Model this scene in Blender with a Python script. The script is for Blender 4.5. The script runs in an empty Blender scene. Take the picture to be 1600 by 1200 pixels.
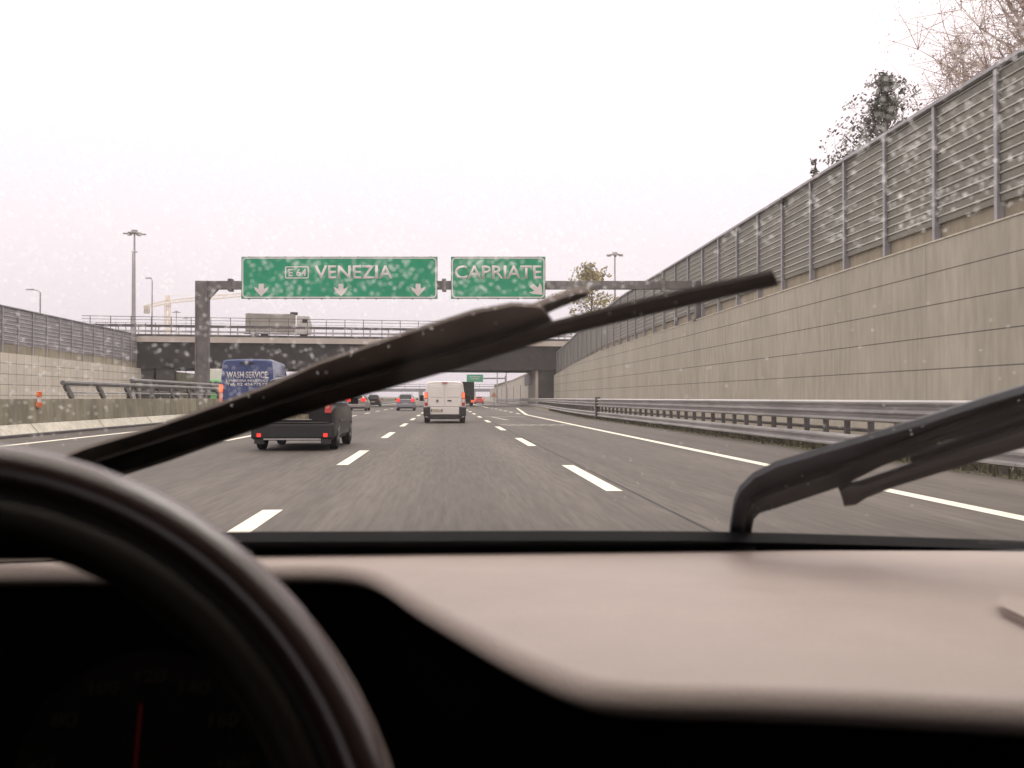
import bpy, bmesh, math, random
import numpy as np
from mathutils import Vector, Matrix
R = math.radians
sc = bpy.context.scene
COL = sc.collection

# ------------------------------------------------------------------ camera
FPX, CAMZ = 1650.0, 1.12
YAW, PIT = math.atan(104 / FPX), math.atan(22 / FPX)
RIGHT = Vector((math.cos(YAW), -math.sin(YAW), 0))
FWD0 = Vector((math.sin(YAW), math.cos(YAW), 0))
FWD = FWD0 * math.cos(PIT) + Vector((0, 0, 1)) * math.sin(PIT)
UP = Vector((0, 0, 1)) * math.cos(PIT) - FWD0 * math.sin(PIT)
CAM = Vector((0, 0, CAMZ))
cam = bpy.data.cameras.new('camera')
cam.sensor_width = 36; cam.lens = 36 * FPX / 1600
cam.clip_start = 0.05; cam.clip_end = 6000
cam.dof.use_dof = True; cam.dof.focus_distance = 45; cam.dof.aperture_fstop = cam.lens / 3.3
camo = bpy.data.objects.new('camera', cam); COL.objects.link(camo)
camo.location = CAM; camo.rotation_euler = (R(90) + PIT, 0, -YAW)
sc.camera = camo

# ------------------------------------------------------------------ sky, sun, exposure
SUN_EL, SUN_ROT = R(55), R(20)
w = bpy.data.worlds.new('World'); sc.world = w; w.use_nodes = True
nt = w.node_tree; N = nt.nodes; L = nt.links
bg = N['Background']
sky = N.new('ShaderNodeTexSky'); sky.sky_type = 'NISHITA'; sky.sun_disc = False
sky.sun_elevation = SUN_EL; sky.sun_rotation = SUN_ROT; sky.air_density = 1; sky.dust_density = 4
hs = N.new('ShaderNodeHueSaturation'); hs.inputs['Saturation'].default_value = 0.12
L.new(sky.outputs[0], hs.inputs['Color'])
tc = N.new('ShaderNodeTexCoord'); sx = N.new('ShaderNodeSeparateXYZ'); L.new(tc.outputs['Generated'], sx.inputs[0])
rp = N.new('ShaderNodeValToRGB'); L.new(sx.outputs['Z'], rp.inputs[0])       # overcast cloud deck: brighter overhead
cr = rp.color_ramp
cr.elements[0].position = 0.0; cr.elements[0].color = (8.5, 7.5, 8.2, 1)
cr.elements[1].position = 1.0; cr.elements[1].color = (23, 21.2, 19.0, 1)
e = cr.elements.new(0.10); e.color = (9.9, 9.0, 9.5, 1)
e = cr.elements.new(0.28); e.color = (12.6, 10.9, 11.2, 1)
mx = N.new('ShaderNodeMix'); mx.data_type = 'RGBA'; mx.inputs[0].default_value = 0.92
L.new(hs.outputs[0], mx.inputs[6]); L.new(rp.outputs[0], mx.inputs[7])
L.new(mx.outputs[2], bg.inputs['Color'])
bg.inputs['Strength'].default_value = 0.11
sd = bpy.data.lights.new('sun', 'SUN'); sd.energy = 0.6; sd.angle = R(25); sd.color = (1, .95, .9)
so = bpy.data.objects.new('sun', sd); COL.objects.link(so)
so.rotation_euler = (R(90) - SUN_EL, 0, R(180) - SUN_ROT)
sc.view_settings.view_transform = 'Standard'; sc.view_settings.look = 'None'
sc.view_settings.exposure = 0; sc.view_settings.gamma = 1
sc.cycles.max_bounces = 10; sc.cycles.transparent_max_bounces = 12; sc.cycles.volume_bounces = 0
sc.cycles.use_denoising = True
sc.cycles.sample_clamp_indirect = 6

# ------------------------------------------------------------------ helpers
def ray(u, v):
    return RIGHT * ((u - 800) / FPX) + UP * ((600 - v) / FPX) + FWD
def atD(u, v, D): return CAM + ray(u, v) * D              # camera depth D
def atY(u, v, Y):
    d = ray(u, v); return CAM + d * (Y / d.y)
def atX(u, v, X):
    d = ray(u, v); return CAM + d * (X / d.x)
def atZ(u, v, z):
    d = ray(u, v); return CAM + d * ((z - CAMZ) / d.z)
def tanx(u): d = ray(u, 622); return d.x / d.y
def S(r, g, b):
    f = lambda c: ((c / 255 + .055) / 1.055) ** 2.4 if c > 10 else c / 255 / 12.92
    return (f(r), f(g), f(b))

MATS = {}
def mat(name, col, rough=.6, var=.12, scale=3.0, metal=0, spec=.5, bump=0, bscale=40, stretch=(1, 1, 1), emit=0, var2=0, scale2=30, coat=0, coatr=.08):
    """Procedural surface: base colour broken up by noise in object space, with optional fine bump."""
    m = bpy.data.materials.new(name); m.use_nodes = True
    n = m.node_tree.nodes; l = m.node_tree.links; b = n['Principled BSDF']
    tcn = n.new('ShaderNodeTexCoord'); mp = n.new('ShaderNodeMapping'); mp.inputs['Scale'].default_value = stretch
    l.new(tcn.outputs['Object'], mp.inputs[0])
    nz = n.new('ShaderNodeTexNoise'); nz.inputs['Scale'].default_value = scale; nz.inputs['Detail'].default_value = 5
    nz.inputs['Roughness'].default_value = .6
    l.new(mp.outputs[0], nz.inputs['Vector'])
    r = n.new('ShaderNodeValToRGB'); l.new(nz.outputs['Fac'], r.inputs[0])
    r.color_ramp.elements[0].position = .3; r.color_ramp.elements[1].position = .7
    r.color_ramp.elements[0].color = tuple(max(0, c * (1 - var)) for c in col) + (1,)
    r.color_ramp.elements[1].color = tuple(min(1, c * (1 + var)) for c in col) + (1,)
    out = r.outputs[0]
    if var2:
        n2 = n.new('ShaderNodeTexNoise'); n2.inputs['Scale'].default_value = scale2; n2.inputs['Detail'].default_value = 3
        l.new(mp.outputs[0], n2.inputs['Vector'])
        mm = n.new('ShaderNodeMapRange'); mm.inputs[1].default_value = .3; mm.inputs[2].default_value = .7
        mm.inputs[3].default_value = 1 - var2; mm.inputs[4].default_value = 1 + var2
        l.new(n2.outputs['Fac'], mm.inputs[0])
        mu = n.new('ShaderNodeMix'); mu.data_type = 'RGBA'; mu.blend_type = 'MULTIPLY'; mu.inputs[0].default_value = 1
        l.new(out, mu.inputs[6]); l.new(mm.outputs[0], mu.inputs[7]); out = mu.outputs[2]
    l.new(out, b.inputs['Base Color'])
    b.inputs['Roughness'].default_value = rough; b.inputs['Metallic'].default_value = metal
    b.inputs['Specular IOR Level'].default_value = spec
    if coat: b.inputs['Coat Weight'].default_value = coat; b.inputs['Coat Roughness'].default_value = coatr
    if emit:
        b.inputs['Emission Color'].default_value = tuple(col) + (1,); b.inputs['Emission Strength'].default_value = emit
    if bump:
        n3 = n.new('ShaderNodeTexNoise'); n3.inputs['Scale'].default_value = bscale; n3.inputs['Detail'].default_value = 4
        l.new(mp.outputs[0], n3.inputs['Vector'])
        bp = n.new('ShaderNodeBump'); bp.inputs['Strength'].default_value = bump; bp.inputs['Distance'].default_value = .01
        l.new(n3.outputs['Fac'], bp.inputs['Height']); l.new(bp.outputs[0], b.inputs['Normal'])
    m['out'] = 1
    MATS[name] = m
    return m

def with_lines(m, axis, pitch, offset, width, dark, axis2=None, pitch2=1, width2=.03, dark2=None):
    """Multiply a material's base colour by thin dark joints along object-space axes."""
    n = m.node_tree.nodes; l = m.node_tree.links; b = n['Principled BSDF']
    src = b.inputs['Base Color'].links[0].from_socket
    tcn = n.new('ShaderNodeTexCoord'); sp = n.new('ShaderNodeSeparateXYZ'); l.new(tcn.outputs['Object'], sp.inputs[0])
    for ax, p, o, wd, dk in ((axis, pitch, offset, width, dark), (axis2, pitch2, 0, width2, dark2 if dark2 else dark)):
        if not ax: continue
        a = n.new('ShaderNodeMath'); a.operation = 'SUBTRACT'; l.new(sp.outputs[ax], a.inputs[0]); a.inputs[1].default_value = o
        f = n.new('ShaderNodeMath'); f.operation = 'FLOORED_MODULO'; l.new(a.outputs[0], f.inputs[0]); f.inputs[1].default_value = p
        c = n.new('ShaderNodeMath'); c.operation = 'LESS_THAN'; l.new(f.outputs[0], c.inputs[0]); c.inputs[1].default_value = wd
        mu = n.new('ShaderNodeMix'); mu.data_type = 'RGBA'; mu.blend_type = 'MULTIPLY'
        l.new(c.outputs[0], mu.inputs[0]); l.new(src, mu.inputs[6]); mu.inputs[7].default_value = (dk, dk, dk, 1)
        src = mu.outputs[2]
    l.new(src, b.inputs['Base Color'])
    return m

class MB:
    def __init__(s): s.v = []; s.f = []
    def add(s, vs, fs):
        b = len(s.v); s.v += [tuple(x) for x in vs]; s.f += [tuple(b + i for i in f) for f in fs]; return s
    def box(s, c, d, rot=None, taper=1.0):
        vs = []
        for z in (-1, 1):
            k = taper if z > 0 else 1
            for x, y in ((-1, -1), (1, -1), (1, 1), (-1, 1)):
                p = Vector((x * d[0] / 2 * k, y * d[1] / 2 * k, z * d[2] / 2))
                if rot is not None: p = rot @ p
                vs.append(p + Vector(c))
        return s.add(vs, [(3, 2, 1, 0), (4, 5, 6, 7), (0, 1, 5, 4), (1, 2, 6, 5), (2, 3, 7, 6), (3, 0, 4, 7)])
    def bar(s, p0, p1, w, h, up=(0, 0, 1), w1=None, h1=None):
        p0 = Vector(p0); p1 = Vector(p1); d = (p1 - p0).normalized(); x = d.cross(Vector(up)).normalized(); z = x.cross(d)
        vs = []
        for p, a, b in ((p0, w, h), (p1, w1 or w, h1 or h)):
            for i, j in ((-1, -1), (1, -1), (1, 1), (-1, 1)): vs.append(p + x * (i * a / 2) + z * (j * b / 2))
        return s.add(vs, [(0, 1, 2, 3), (7, 6, 5, 4), (0, 4, 5, 1), (1, 5, 6, 2), (2, 6, 7, 3), (3, 7, 4, 0)])
    def tube(s, pts, rs, n=8, cap=True):
        pts = [Vector(p) for p in pts]
        if not hasattr(rs, '__len__'): rs = [rs] * len(pts)
        vs = []; fs = []
        ref = None
        for i, p in enumerate(pts):
            d = (pts[min(i + 1, len(pts) - 1)] - pts[max(i - 1, 0)]).normalized()
            if ref is None:
                ref = Vector((0, 0, 1)) if abs(d.z) < .9 else Vector((1, 0, 0))
            x = d.cross(ref).normalized(); y = d.cross(x).normalized(); ref = -y if False else ref
            for k in range(n):
                a = 2 * math.pi * k / n
                vs.append(p + (x * math.cos(a) + y * math.sin(a)) * rs[i])
        for i in range(len(pts) - 1):
            for k in range(n):
                k2 = (k + 1) % n
                fs.append((i * n + k, i * n + k2, (i + 1) * n + k2, (i + 1) * n + k))
        if cap:
            fs.append(tuple(range(n - 1, -1, -1))); fs.append(tuple((len(pts) - 1) * n + k for k in range(n)))
        return s.add(vs, fs)
    def loft(s, rings, closed=True, cap=True):
        n = len(rings[0]); vs = [p for r in rings for p in r]; fs = []
        for i in range(len(rings) - 1):
            for k in range(n if closed else n - 1):
                k2 = (k + 1) % n
                fs.append((i * n + k, i * n + k2, (i + 1) * n + k2, (i + 1) * n + k))
        if cap and closed:
            fs.append(tuple(range(n - 1, -1, -1))); fs.append(tuple((len(rings) - 1) * n + k for k in range(n)))
        return s.add(vs, fs)
    def prism(s, poly, o, ex, ey, ez, depth):
        """Polygon in the (ex, ey) plane at o, extruded by depth along ez."""
        o, ex, ey, ez = Vector(o), Vector(ex), Vector(ey), Vector(ez)
        a = [o + ex * x + ey * y for x, y in poly]; b = [p + ez * depth for p in a]; n = len(poly)
        return s.add(a + b, [tuple(range(n - 1, -1, -1)), tuple(range(n, 2 * n))] + [(i, (i + 1) % n, n + (i + 1) % n, n + i) for i in range(n)])
    def build(s, name, m, parent=None, smooth=None, bevel=0, recalc=True, seg=2):
        me = bpy.data.meshes.new(name); me.from_pydata([tuple(p) for p in s.v], [], s.f)
        if recalc:
            bm = bmesh.new(); bm.from_mesh(me); bmesh.ops.recalc_face_normals(bm, faces=bm.faces); bm.to_mesh(me); bm.free()
        for mm in (m if isinstance(m, (list, tuple)) else [m]): me.materials.append(mm)
        if smooth is not None:
            me.shade_smooth(); me.set_sharp_from_angle(angle=R(smooth))
        o = bpy.data.objects.new(name, me); COL.objects.link(o)
        if parent is not None: o.parent = parent
        if bevel:
            bv = o.modifiers.new('bevel', 'BEVEL'); bv.width = bevel; bv.segments = seg; bv.limit_method = 'ANGLE'; bv.angle_limit = R(35)
        return o

def tag(o, label=None, cat=None, group=None, kind=None):
    for k, x in (('label', label), ('category', cat), ('group', group), ('kind', kind)):
        if x: o[k] = x
    return o
def thing(name, label, cat, loc=(0, 0, 0), rz=0, group=None):
    o = bpy.data.objects.new(name, None); COL.objects.link(o); o.empty_display_size = .2
    o.location = loc; o.rotation_euler = (0, 0, rz)
    return tag(o, label, cat, group)
def copy_tree(o, parent=None):
    c = o.copy(); COL.objects.link(c); c.parent = parent
    for ch in list(o.children): copy_tree(ch, c)
    return c
def text_obj(body, name, m, parent, x0, x1, z0, z1, y, extr=.012, bold=.0, scale_y=True, facing=1, shear=0):
    """Lettering fitted into local x0..x1, z0..z1 on a plane at local y, read from -Y."""
    c = bpy.data.curves.new('t', 'FONT'); c.body = body; c.size = 1; c.offset = bold; c.extrude = 0; c.resolution_u = 3; c.shear = shear
    to = bpy.data.objects.new('t', c); COL.objects.link(to)
    dg = bpy.context.evaluated_depsgraph_get(); me = bpy.data.meshes.new_from_object(to.evaluated_get(dg))
    bpy.data.objects.remove(to); bpy.data.curves.remove(c)
    vs = np.array([v.co[:] for v in me.vertices]); lo = vs.min(0); hi = vs.max(0)
    kx = (x1 - x0) / (hi[0] - lo[0]); kz = (z1 - z0) / (hi[1] - lo[1])
    for v in me.vertices:
        x, z = v.co.x, v.co.y
        v.co = (x0 + (x - lo[0]) * kx, 0, z0 + (z - lo[1]) * kz)
    bm = bmesh.new(); bm.from_mesh(me)
    bmesh.ops.recalc_face_normals(bm, faces=bm.faces)
    r = bmesh.ops.extrude_face_region(bm, geom=bm.faces[:])
    for g in r['geom']:
        if isinstance(g, bmesh.types.BMVert): g.co.y -= extr
    bmesh.ops.recalc_face_normals(bm, faces=bm.faces)
    for v in bm.verts: v.co.y += y
    bm.to_mesh(me); bm.free()
    me.name = name; me.materials.clear(); me.materials.append(m)
    o = bpy.data.objects.new(name, me); COL.objects.link(o); o.parent = parent
    return o

# ------------------------------------------------------------------ materials
asphalt = mat('asphalt', (.096, .083, .073), .68, .22, .7, spec=.3, bump=.9, bscale=60, stretch=(1, .05, 1), var2=.24, scale2=16)
def wear(m):
    n = m.node_tree.nodes; l = m.node_tree.links; b = n['Principled BSDF']; src = b.inputs['Base Color'].links[0].from_socket
    tcn = n.new('ShaderNodeTexCoord')
    for st, sc_, lo_, hi_ in (((.75, .006, 1), 1.6, .80, 1.14), ((.16, .06, 1), 1.0, .86, 1.10)):
        mp = n.new('ShaderNodeMapping'); mp.inputs['Scale'].default_value = st; l.new(tcn.outputs['Object'], mp.inputs[0])
        nz = n.new('ShaderNodeTexNoise'); nz.inputs['Scale'].default_value = sc_; nz.inputs['Detail'].default_value = 3; l.new(mp.outputs[0], nz.inputs['Vector'])
        mr = n.new('ShaderNodeMapRange'); mr.inputs[1].default_value = .35; mr.inputs[2].default_value = .65; mr.inputs[3].default_value = lo_; mr.inputs[4].default_value = hi_
        l.new(nz.outputs['Fac'], mr.inputs[0]); mu = n.new('ShaderNodeMix'); mu.data_type = 'RGBA'; mu.blend_type = 'MULTIPLY'; mu.inputs[0].default_value = 1
        l.new(src, mu.inputs[6]); l.new(mr.outputs[0], mu.inputs[7]); src = mu.outputs[2]
    l.new(src, b.inputs['Base Color'])
wear(asphalt)
paint_w = mat('road_paint', (.78, .74, .62), .6, .10, 4, var2=.12, scale2=25)
paint_f = mat('worn_road_paint', (.40, .37, .34), .7, .25, 5)
joint = mat('road_joint', (.03, .027, .027), .8, .3, 3)
gravel = mat('verge_soil', (.20, .175, .14), .95, .35, .8, var2=.3, scale2=12)
grass = mat('verge_grass', (.095, .09, .05), .95, .45, 1.5, var2=.4, scale2=20)
earth = mat('ground_earth', (.16, .15, .11), .95, .3, .05)
conc_r = with_lines(mat('panel_concrete', (.40, .375, .315), .9, .14, .22, stretch=(1, 1, .22), var2=.12, scale2=3.2, bump=.3, bscale=12), 'Z', .96, 5.80 - .96 * 6, .036, .33, 'Y', 7.24, .03, .72)
conc_u = mat('upper_concrete', (.30, .265, .20), .9, .2, .3, stretch=(1, 1, .3), var2=.15, scale2=3)
conc_l = with_lines(mat('tile_concrete', (.60, .555, .47), .85, .10, .3, var2=.06, scale2=4), 'Z', .95, 5.14 - .95 * 6, .06, .4, 'Y', 1.75, .09, .5)
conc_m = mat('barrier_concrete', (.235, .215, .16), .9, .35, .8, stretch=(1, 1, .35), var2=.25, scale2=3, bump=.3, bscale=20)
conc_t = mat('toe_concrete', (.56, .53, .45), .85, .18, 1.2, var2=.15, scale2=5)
conc_b = mat('bridge_fascia', (.50, .44, .39), .9, .12, .3, stretch=(1, 1, .3))
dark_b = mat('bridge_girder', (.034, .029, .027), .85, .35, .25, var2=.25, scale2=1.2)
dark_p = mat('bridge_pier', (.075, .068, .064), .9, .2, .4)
galv = mat('galvanised_steel', (.42, .405, .405), .45, .22, 1.2, metal=.5, stretch=(1, .25, 1), var2=.1, scale2=8)
galv_d = mat('weathered_steel', (.13, .12, .12), .6, .25, 2, metal=.4)
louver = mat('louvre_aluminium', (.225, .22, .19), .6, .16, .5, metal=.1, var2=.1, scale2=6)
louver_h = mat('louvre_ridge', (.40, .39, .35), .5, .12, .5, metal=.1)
louver_l = mat('grey_louvre', (.31, .295, .30), .6, .15, .4, metal=.2, var2=.15, scale2=2)
post_m = mat('barrier_post_paint', (.38, .375, .40), .55, .12, 2, metal=.2)
gantry_m = mat('gantry_steel', (.17, .158, .155), .6, .22, 1.5, metal=.3, var2=.1, scale2=8)
sign_g = mat('sign_green', (.012, .30, .155), .5, .10, 1.5)
sign_w = mat('sign_white', (.70, .63, .62), .5, .06, 2)
sign_e = mat('sign_edge', (.10, .12, .10), .6, .1, 2)
rubber = mat('tyre_rubber', (.016, .015, .015), .85, .2, 10)
rim_m = mat('wheel_rim', (.30, .30, .31), .4, .1, 5, metal=.7)
glass_d = mat('vehicle_glass', (.02, .022, .026), .15, .1, 3, spec=.3)
lamp_r = mat('tail_lamp_lit', (.95, .045, .03), .3, .05, 8, emit=.75)
lamp_d = mat('tail_lamp_red', (.38, .02, .02), .3, .1, 8, emit=.10)
lamp_o = mat('tail_lamp_orange', (1.0, .16, .05), .3, .05, 8, emit=.9)
lamp_a = mat('lamp_amber', (.75, .30, .22), .35, .05, 8)
plate_m = mat('number_plate', (.46, .41, .31), .5, .25, 9)
plate_b = mat('plate_band', (.03, .05, .25), .5, .1, 9)
blackpl = mat('black_plastic', (.022, .020, .020), .6, .2, 6)
van_w = mat('white_paint', (.74, .70, .66), .35, .05, 1, coat=.3)
van_b = mat('blue_paint', (.034, .054, .165), .35, .12, 1.5, coat=.3)
car_k = mat('black_paint', (.012, .011, .012), .38, .15, 2, spec=.35, coat=.12)
car_s = mat('silver_paint', (.34, .31, .29), .3, .08, 2, metal=.3, coat=.4)
car_g = mat('bluegrey_paint', (.25, .25, .30), .3, .08, 2, metal=.3, coat=.4)
car_r = mat('red_paint', (.60, .06, .04), .35, .08, 2, coat=.4)
lorry_g = mat('dark_green_tarp', (.022, .038, .030), .6, .2, 1)
green_c = mat('bright_green_paint', (.12, .45, .12), .4, .1, 2)
tan_m = mat('tipper_paint', (.31, .295, .26), .6, .15, .8)
orange_m = mat('orange_reflector', (.75, .15, .02), .4, .1, 6)
crane_m = mat('hazed_crane_yellow', (.85, .72, .54), .6, .1, .5)  # yellow paled to put distance haze into the colour
bark = mat('bark', (.12, .095, .07), .95, .3, 3)
bark_r = mat('reddish_twigs', (.46, .38, .35), .95, .3, 3)
leaf_d = mat('evergreen_leaves', (.085, .090, .07), .8, .5, 1.2)
leaf_y = mat('autumn_leaves', (.33, .28, .13), .8, .45, .6)
leaf_b = mat('dry_leaves', (.46, .37, .29), .85, .4, .8)
# car interior
beige = mat('beige_dash_plastic', (.325, .268, .245), .58, .17, 2.0, spec=.4, bump=.15, bscale=420, var2=.05, scale2=500)  # broad noise paints in uneven sheen and light falloff; fine noise is grain
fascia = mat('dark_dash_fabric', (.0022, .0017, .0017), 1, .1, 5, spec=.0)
leather = mat('wheel_leather', (.022, .011, .007), .62, .12, 14, spec=.3, coat=1.0, coatr=.15, bump=.05, bscale=200)
leather.node_tree.nodes['Principled BSDF'].inputs['Coat Tint'].default_value = (1, .86, .86, 1)
leather_d = mat('wheel_inner_leather', (.010, .006, .004), .5, .12, 14, spec=.2)
trim_k = mat('frit_black', (.006, .006, .008), .55, .1, 8, spec=.3)
wiper_m = mat('wiper_metal', (.040, .043, .052), .55, .2, 20, spec=.4)
wiper_r = mat('wiper_rubber_and_shade', (.012, .011, .012), .65, .2, 20, spec=.4)  # rubber black, also used to paint the right arm's shaded half
wiper_w = mat('lightened_wiper_rubber', (.20, .17, .155), 1, .25, 14, spec=0)  # lightened colour makes up for the unlit face seen from inside
wiper_b = mat('wiper_blade_rubber', (.055, .047, .043), 1, .25, 14, spec=0)
lining = mat('grey_headlining', (.075, .068, .062), .95, .08, 4)
shell_m = mat('driver_car_paint', (.20, .21, .23), .35, .05, 1, coat=.4)
dial_t = mat('dial_print', (.008, .0065, .005), .9, .1, 8, spec=0)
needle_m = mat('needle_red', (.035, .003, .003), .9, .1, 8, spec=0)

def glass_mat(name, ior, tint):
    m = bpy.data.materials.new(name); m.use_nodes = True; n = m.node_tree.nodes; l = m.node_tree.links
    n.remove(n['Principled BSDF']); o = n['Material Output']
    t = n.new('ShaderNodeBsdfTransparent'); t.inputs[0].default_value = tint + (1,)
    g = n.new('ShaderNodeBsdfGlossy'); g.inputs['Roughness'].default_value = 0.02
    lw = n.new('ShaderNodeLayerWeight'); lw.inputs['Blend'].default_value = .5     # Schlick fresnel, same from both sides
    pw = n.new('ShaderNodeMath'); pw.operation = 'POWER'; l.new(lw.outputs['Facing'], pw.inputs[0]); pw.inputs[1].default_value = 5
    fr = n.new('ShaderNodeMath'); fr.operation = 'MULTIPLY_ADD'; l.new(pw.outputs[0], fr.inputs[0]); fr.inputs[1].default_value = .13; fr.inputs[2].default_value = ior
    mxs = n.new('ShaderNodeMixShader'); l.new(fr.outputs[0], mxs.inputs[0]); l.new(t.outputs[0], mxs.inputs[1]); l.new(g.outputs[0], mxs.inputs[2])
    l.new(mxs.outputs[0], o.inputs['Surface']); return m
screen_g = glass_mat('windscreen_glass', .012, (.985, .985, .985))
def drop_mat():
    m = bpy.data.materials.new('rain_water'); m.use_nodes = True; n = m.node_tree.nodes; l = m.node_tree.links
    n.remove(n['Principled BSDF']); o = n['Material Output']
    g = n.new('ShaderNodeBsdfTranslucent'); g.inputs['Color'].default_value = (.95, .95, .95, 1)
    t = n.new('ShaderNodeBsdfTransparent')
    mm = n.new('ShaderNodeMixShader'); mm.inputs[0].default_value = .48
    l.new(t.outputs[0], mm.inputs[1]); l.new(g.outputs[0], mm.inputs[2]); l.new(mm.outputs[0], o.inputs['Surface']); return m
rain_m = drop_mat()

# ------------------------------------------------------------------ ground and road
def sheet(name, x0, x1, y0, y1, z, m):
    b = MB().add([(x0, y0, z), (x1, y0, z), (x1, y1, z), (x0, y1, z)], [(0, 1, 2, 3)])
    return tag(b.build(name, m), kind='structure')
sheet('ground', -2500, 2500, -200, 5000, -.02, earth)
sheet('road', -38.9, 7.7, -60, 1500, 0, asphalt)
ramp = MB().add([(7.7, -60, 0), (7.9, 60, 0), (9.0, 95, 0), (11.2, 150, 0), (12.5, 320, 0), (7.7, 320, 0)], [(0, 1, 2, 3, 4, 5)])
tag(ramp.build('road', asphalt), kind='structure')
sheet('verge', 7.7, 14.6, -60, 330, -.006, gravel)
def strip(name, pts, wd, z, m):
    vs = []; fs = []
    for i, p in enumerate(pts):
        a = Vector((*pts[max(i - 1, 0)], 0)); b = Vector((*pts[min(i + 1, len(pts) - 1)], 0)); d = (b - a).normalized(); n = Vector((d.y, -d.x, 0))
        c = Vector((*p, z)); vs += [c - n * wd / 2, c + n * wd / 2]
        if i: fs.append((2 * i - 2, 2 * i - 1, 2 * i + 1, 2 * i))
    return tag(MB().add(vs, fs).build(name, m), kind='structure')
strip('edge_line', [(5.36, -40), (5.36, 40), (5.42, 70), (5.6, 74), (8.0, 118)], .22, .004, paint_w)
strip('edge_line', [(-10.3, -40), (-10.3, 600)], .22, .004, paint_w)
for x, y0, n, wd in ((-1.72, 5.8, 24, .2), (2.03, .6, 24, .2), (-5.75, 4.0, 20, .17)):
    for k in range(n):
        y = y0 + 12.0 * k
        strip('lane_dash', [(x, y), (x, y + 4.9)], wd, .004, paint_w)
for y in (74, 82, 90, 98, 107, 116): strip('lane_dash', [(5.2, y), (5.2, y + 3.6)], .2, .004, paint_w)
strip('edge_line', [(4.9, 122), (5.2, 300)], .2, .004, paint_w)
strip('road_joint', [(2.25, 2), (2.13, 60), (2.13, 110)], .035, .003, joint)
strip('road_joint', [(-10, 127.5), (7.7, 128.5)], 1.6, .003, joint)
for k in range(7):          # worn chevrons before the exit
    strip('worn_marking', [(2.35 + k * .42, 44.6), (2.72 + k * .42, 42.9)], .19, .004, paint_f)
strip('worn_marking', [(2.4, 63.5), (4.8, 63.5)], .6, .004, paint_f)
strip('worn_marking', [(2.75, 62.5), (3.15, 53.5)], .22, .004, paint_f)
# terrain above the cutting
def bank(x0, x1, y0, y1, z0, m, name='terrain'):
    b = MB(); b.add([(x0, y0, 0), (x0, y0, z0), (x1, y0, z0), (x1, y0, 0), (x0, y1, 0), (x0, y1, z0), (x1, y1, z0), (x1, y1, 0)],
                    [(0, 1, 2, 3), (7, 6, 5, 4), (1, 5, 6, 2), (0, 4, 5, 1), (3, 2, 6, 7)])
    return tag(b.build(name, m), kind='structure')
bank(15.3, 600, -60, 330, 5.3, grass)
bank(-600, -39.7, -60, 330, 5.0, grass)

# ------------------------------------------------------------------ walls and noise barriers
def profile(Y, pts):
    return float(np.interp(Y, [p[0] for p in pts], [p[1] for p in pts]))
RW_TOP = [(0, 5.8), (40, 5.74), (66, 5.6), (100, 5.45), (120, 4.95), (141, 4.1)]
RF_BOT = [(0, 6.55), (60, 6.4), (100, 6.1), (120, 5.4), (141, 4.6)]
RF_TOP = [(0, 10.15), (26, 10.1), (60, 9.85), (88, 9.75), (104, 9.15), (120, 8.35), (141, 7.1)]
def wall_run(name, m, x0, x1, ys, top, parent, bot=0):
    rings = [[(x0, y, bot if not callable(bot) else bot(y)), (x1, y, bot if not callable(bot) else bot(y)), (x1, y, top(y)), (x0, y, top(y))] for y in ys]
    return MB().loft(rings).build(name, m, parent)
t = thing('retaining_wall', 'tall brown concrete retaining wall with horizontal joints behind the right guard rail', 'wall', (14.5, 60, 0))
ys = [-58, -30, -5, 15, 35, 60, 80, 100, 110, 120, 130, 141]
wall_run('panel_face', conc_r, 0, .45, [y - 60 for y in ys], lambda y: profile(y + 60, RW_TOP), t)
wall_run('upper_band', conc_u, .46, .70, [y - 60 for y in ys], lambda y: profile(y + 60, RF_BOT), t, bot=lambda y: 2)
wall_run('coping', conc_t, -.03, .06, [y - 60 for y in ys], lambda y: profile(y + 60, RW_TOP) + .05, t, bot=lambda y: profile(y + 60, RW_TOP) + .003)

def louvre_panel(y0, y1, zb0, zb1, zt0, zt1, n, depth, sgn):
    b = MB(); L0 = []; L1 = []
    for k in range(n):
        for fz, dx in ((0, 0), (.30, .006), (.68, .006), (.72, depth), (.80, depth), (.92, depth * .35), (.96, 0)):
            s = (k + fz) / n
            L0.append((sgn * -dx, y0, zb0 + (zt0 - zb0) * s)); L1.append((sgn * -dx, y1, zb1 + (zt1 - zb1) * s))
    L0 += [(sgn * .085, y0, zt0), (sgn * .085, y0, zb0)]; L1 += [(sgn * .085, y1, zt1), (sgn * .085, y1, zb1)]
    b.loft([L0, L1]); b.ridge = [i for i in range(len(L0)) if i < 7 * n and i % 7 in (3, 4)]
    return b
t = thing('noise_barrier', 'grey louvred noise barrier on top of the right concrete wall', 'noise barrier', (14.86, 60, 0))
posts = [60 + 3.62 * k for k in range(-12, 23)]
for i, y in enumerate(posts):
    zt = profile(y, RF_TOP); zb = profile(y, RW_TOP)
    b = MB(); yy = y - 60; q = .15
    b.box((-.11, yy, (zt + zb) / 2 - .05), (.03, q, zt - zb + .1)); b.box((.02, yy, (zt + zb) / 2), (.22, .03, zt - zb))
    b.build('post', post_m, t)
    if i + 1 < len(posts):
        y2 = posts[i + 1]
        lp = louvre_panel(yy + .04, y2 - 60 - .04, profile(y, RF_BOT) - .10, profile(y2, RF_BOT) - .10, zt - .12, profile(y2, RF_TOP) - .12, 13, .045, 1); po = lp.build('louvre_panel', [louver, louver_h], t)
        for i in lp.ridge: po.data.polygons[i].material_index = 1
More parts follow.
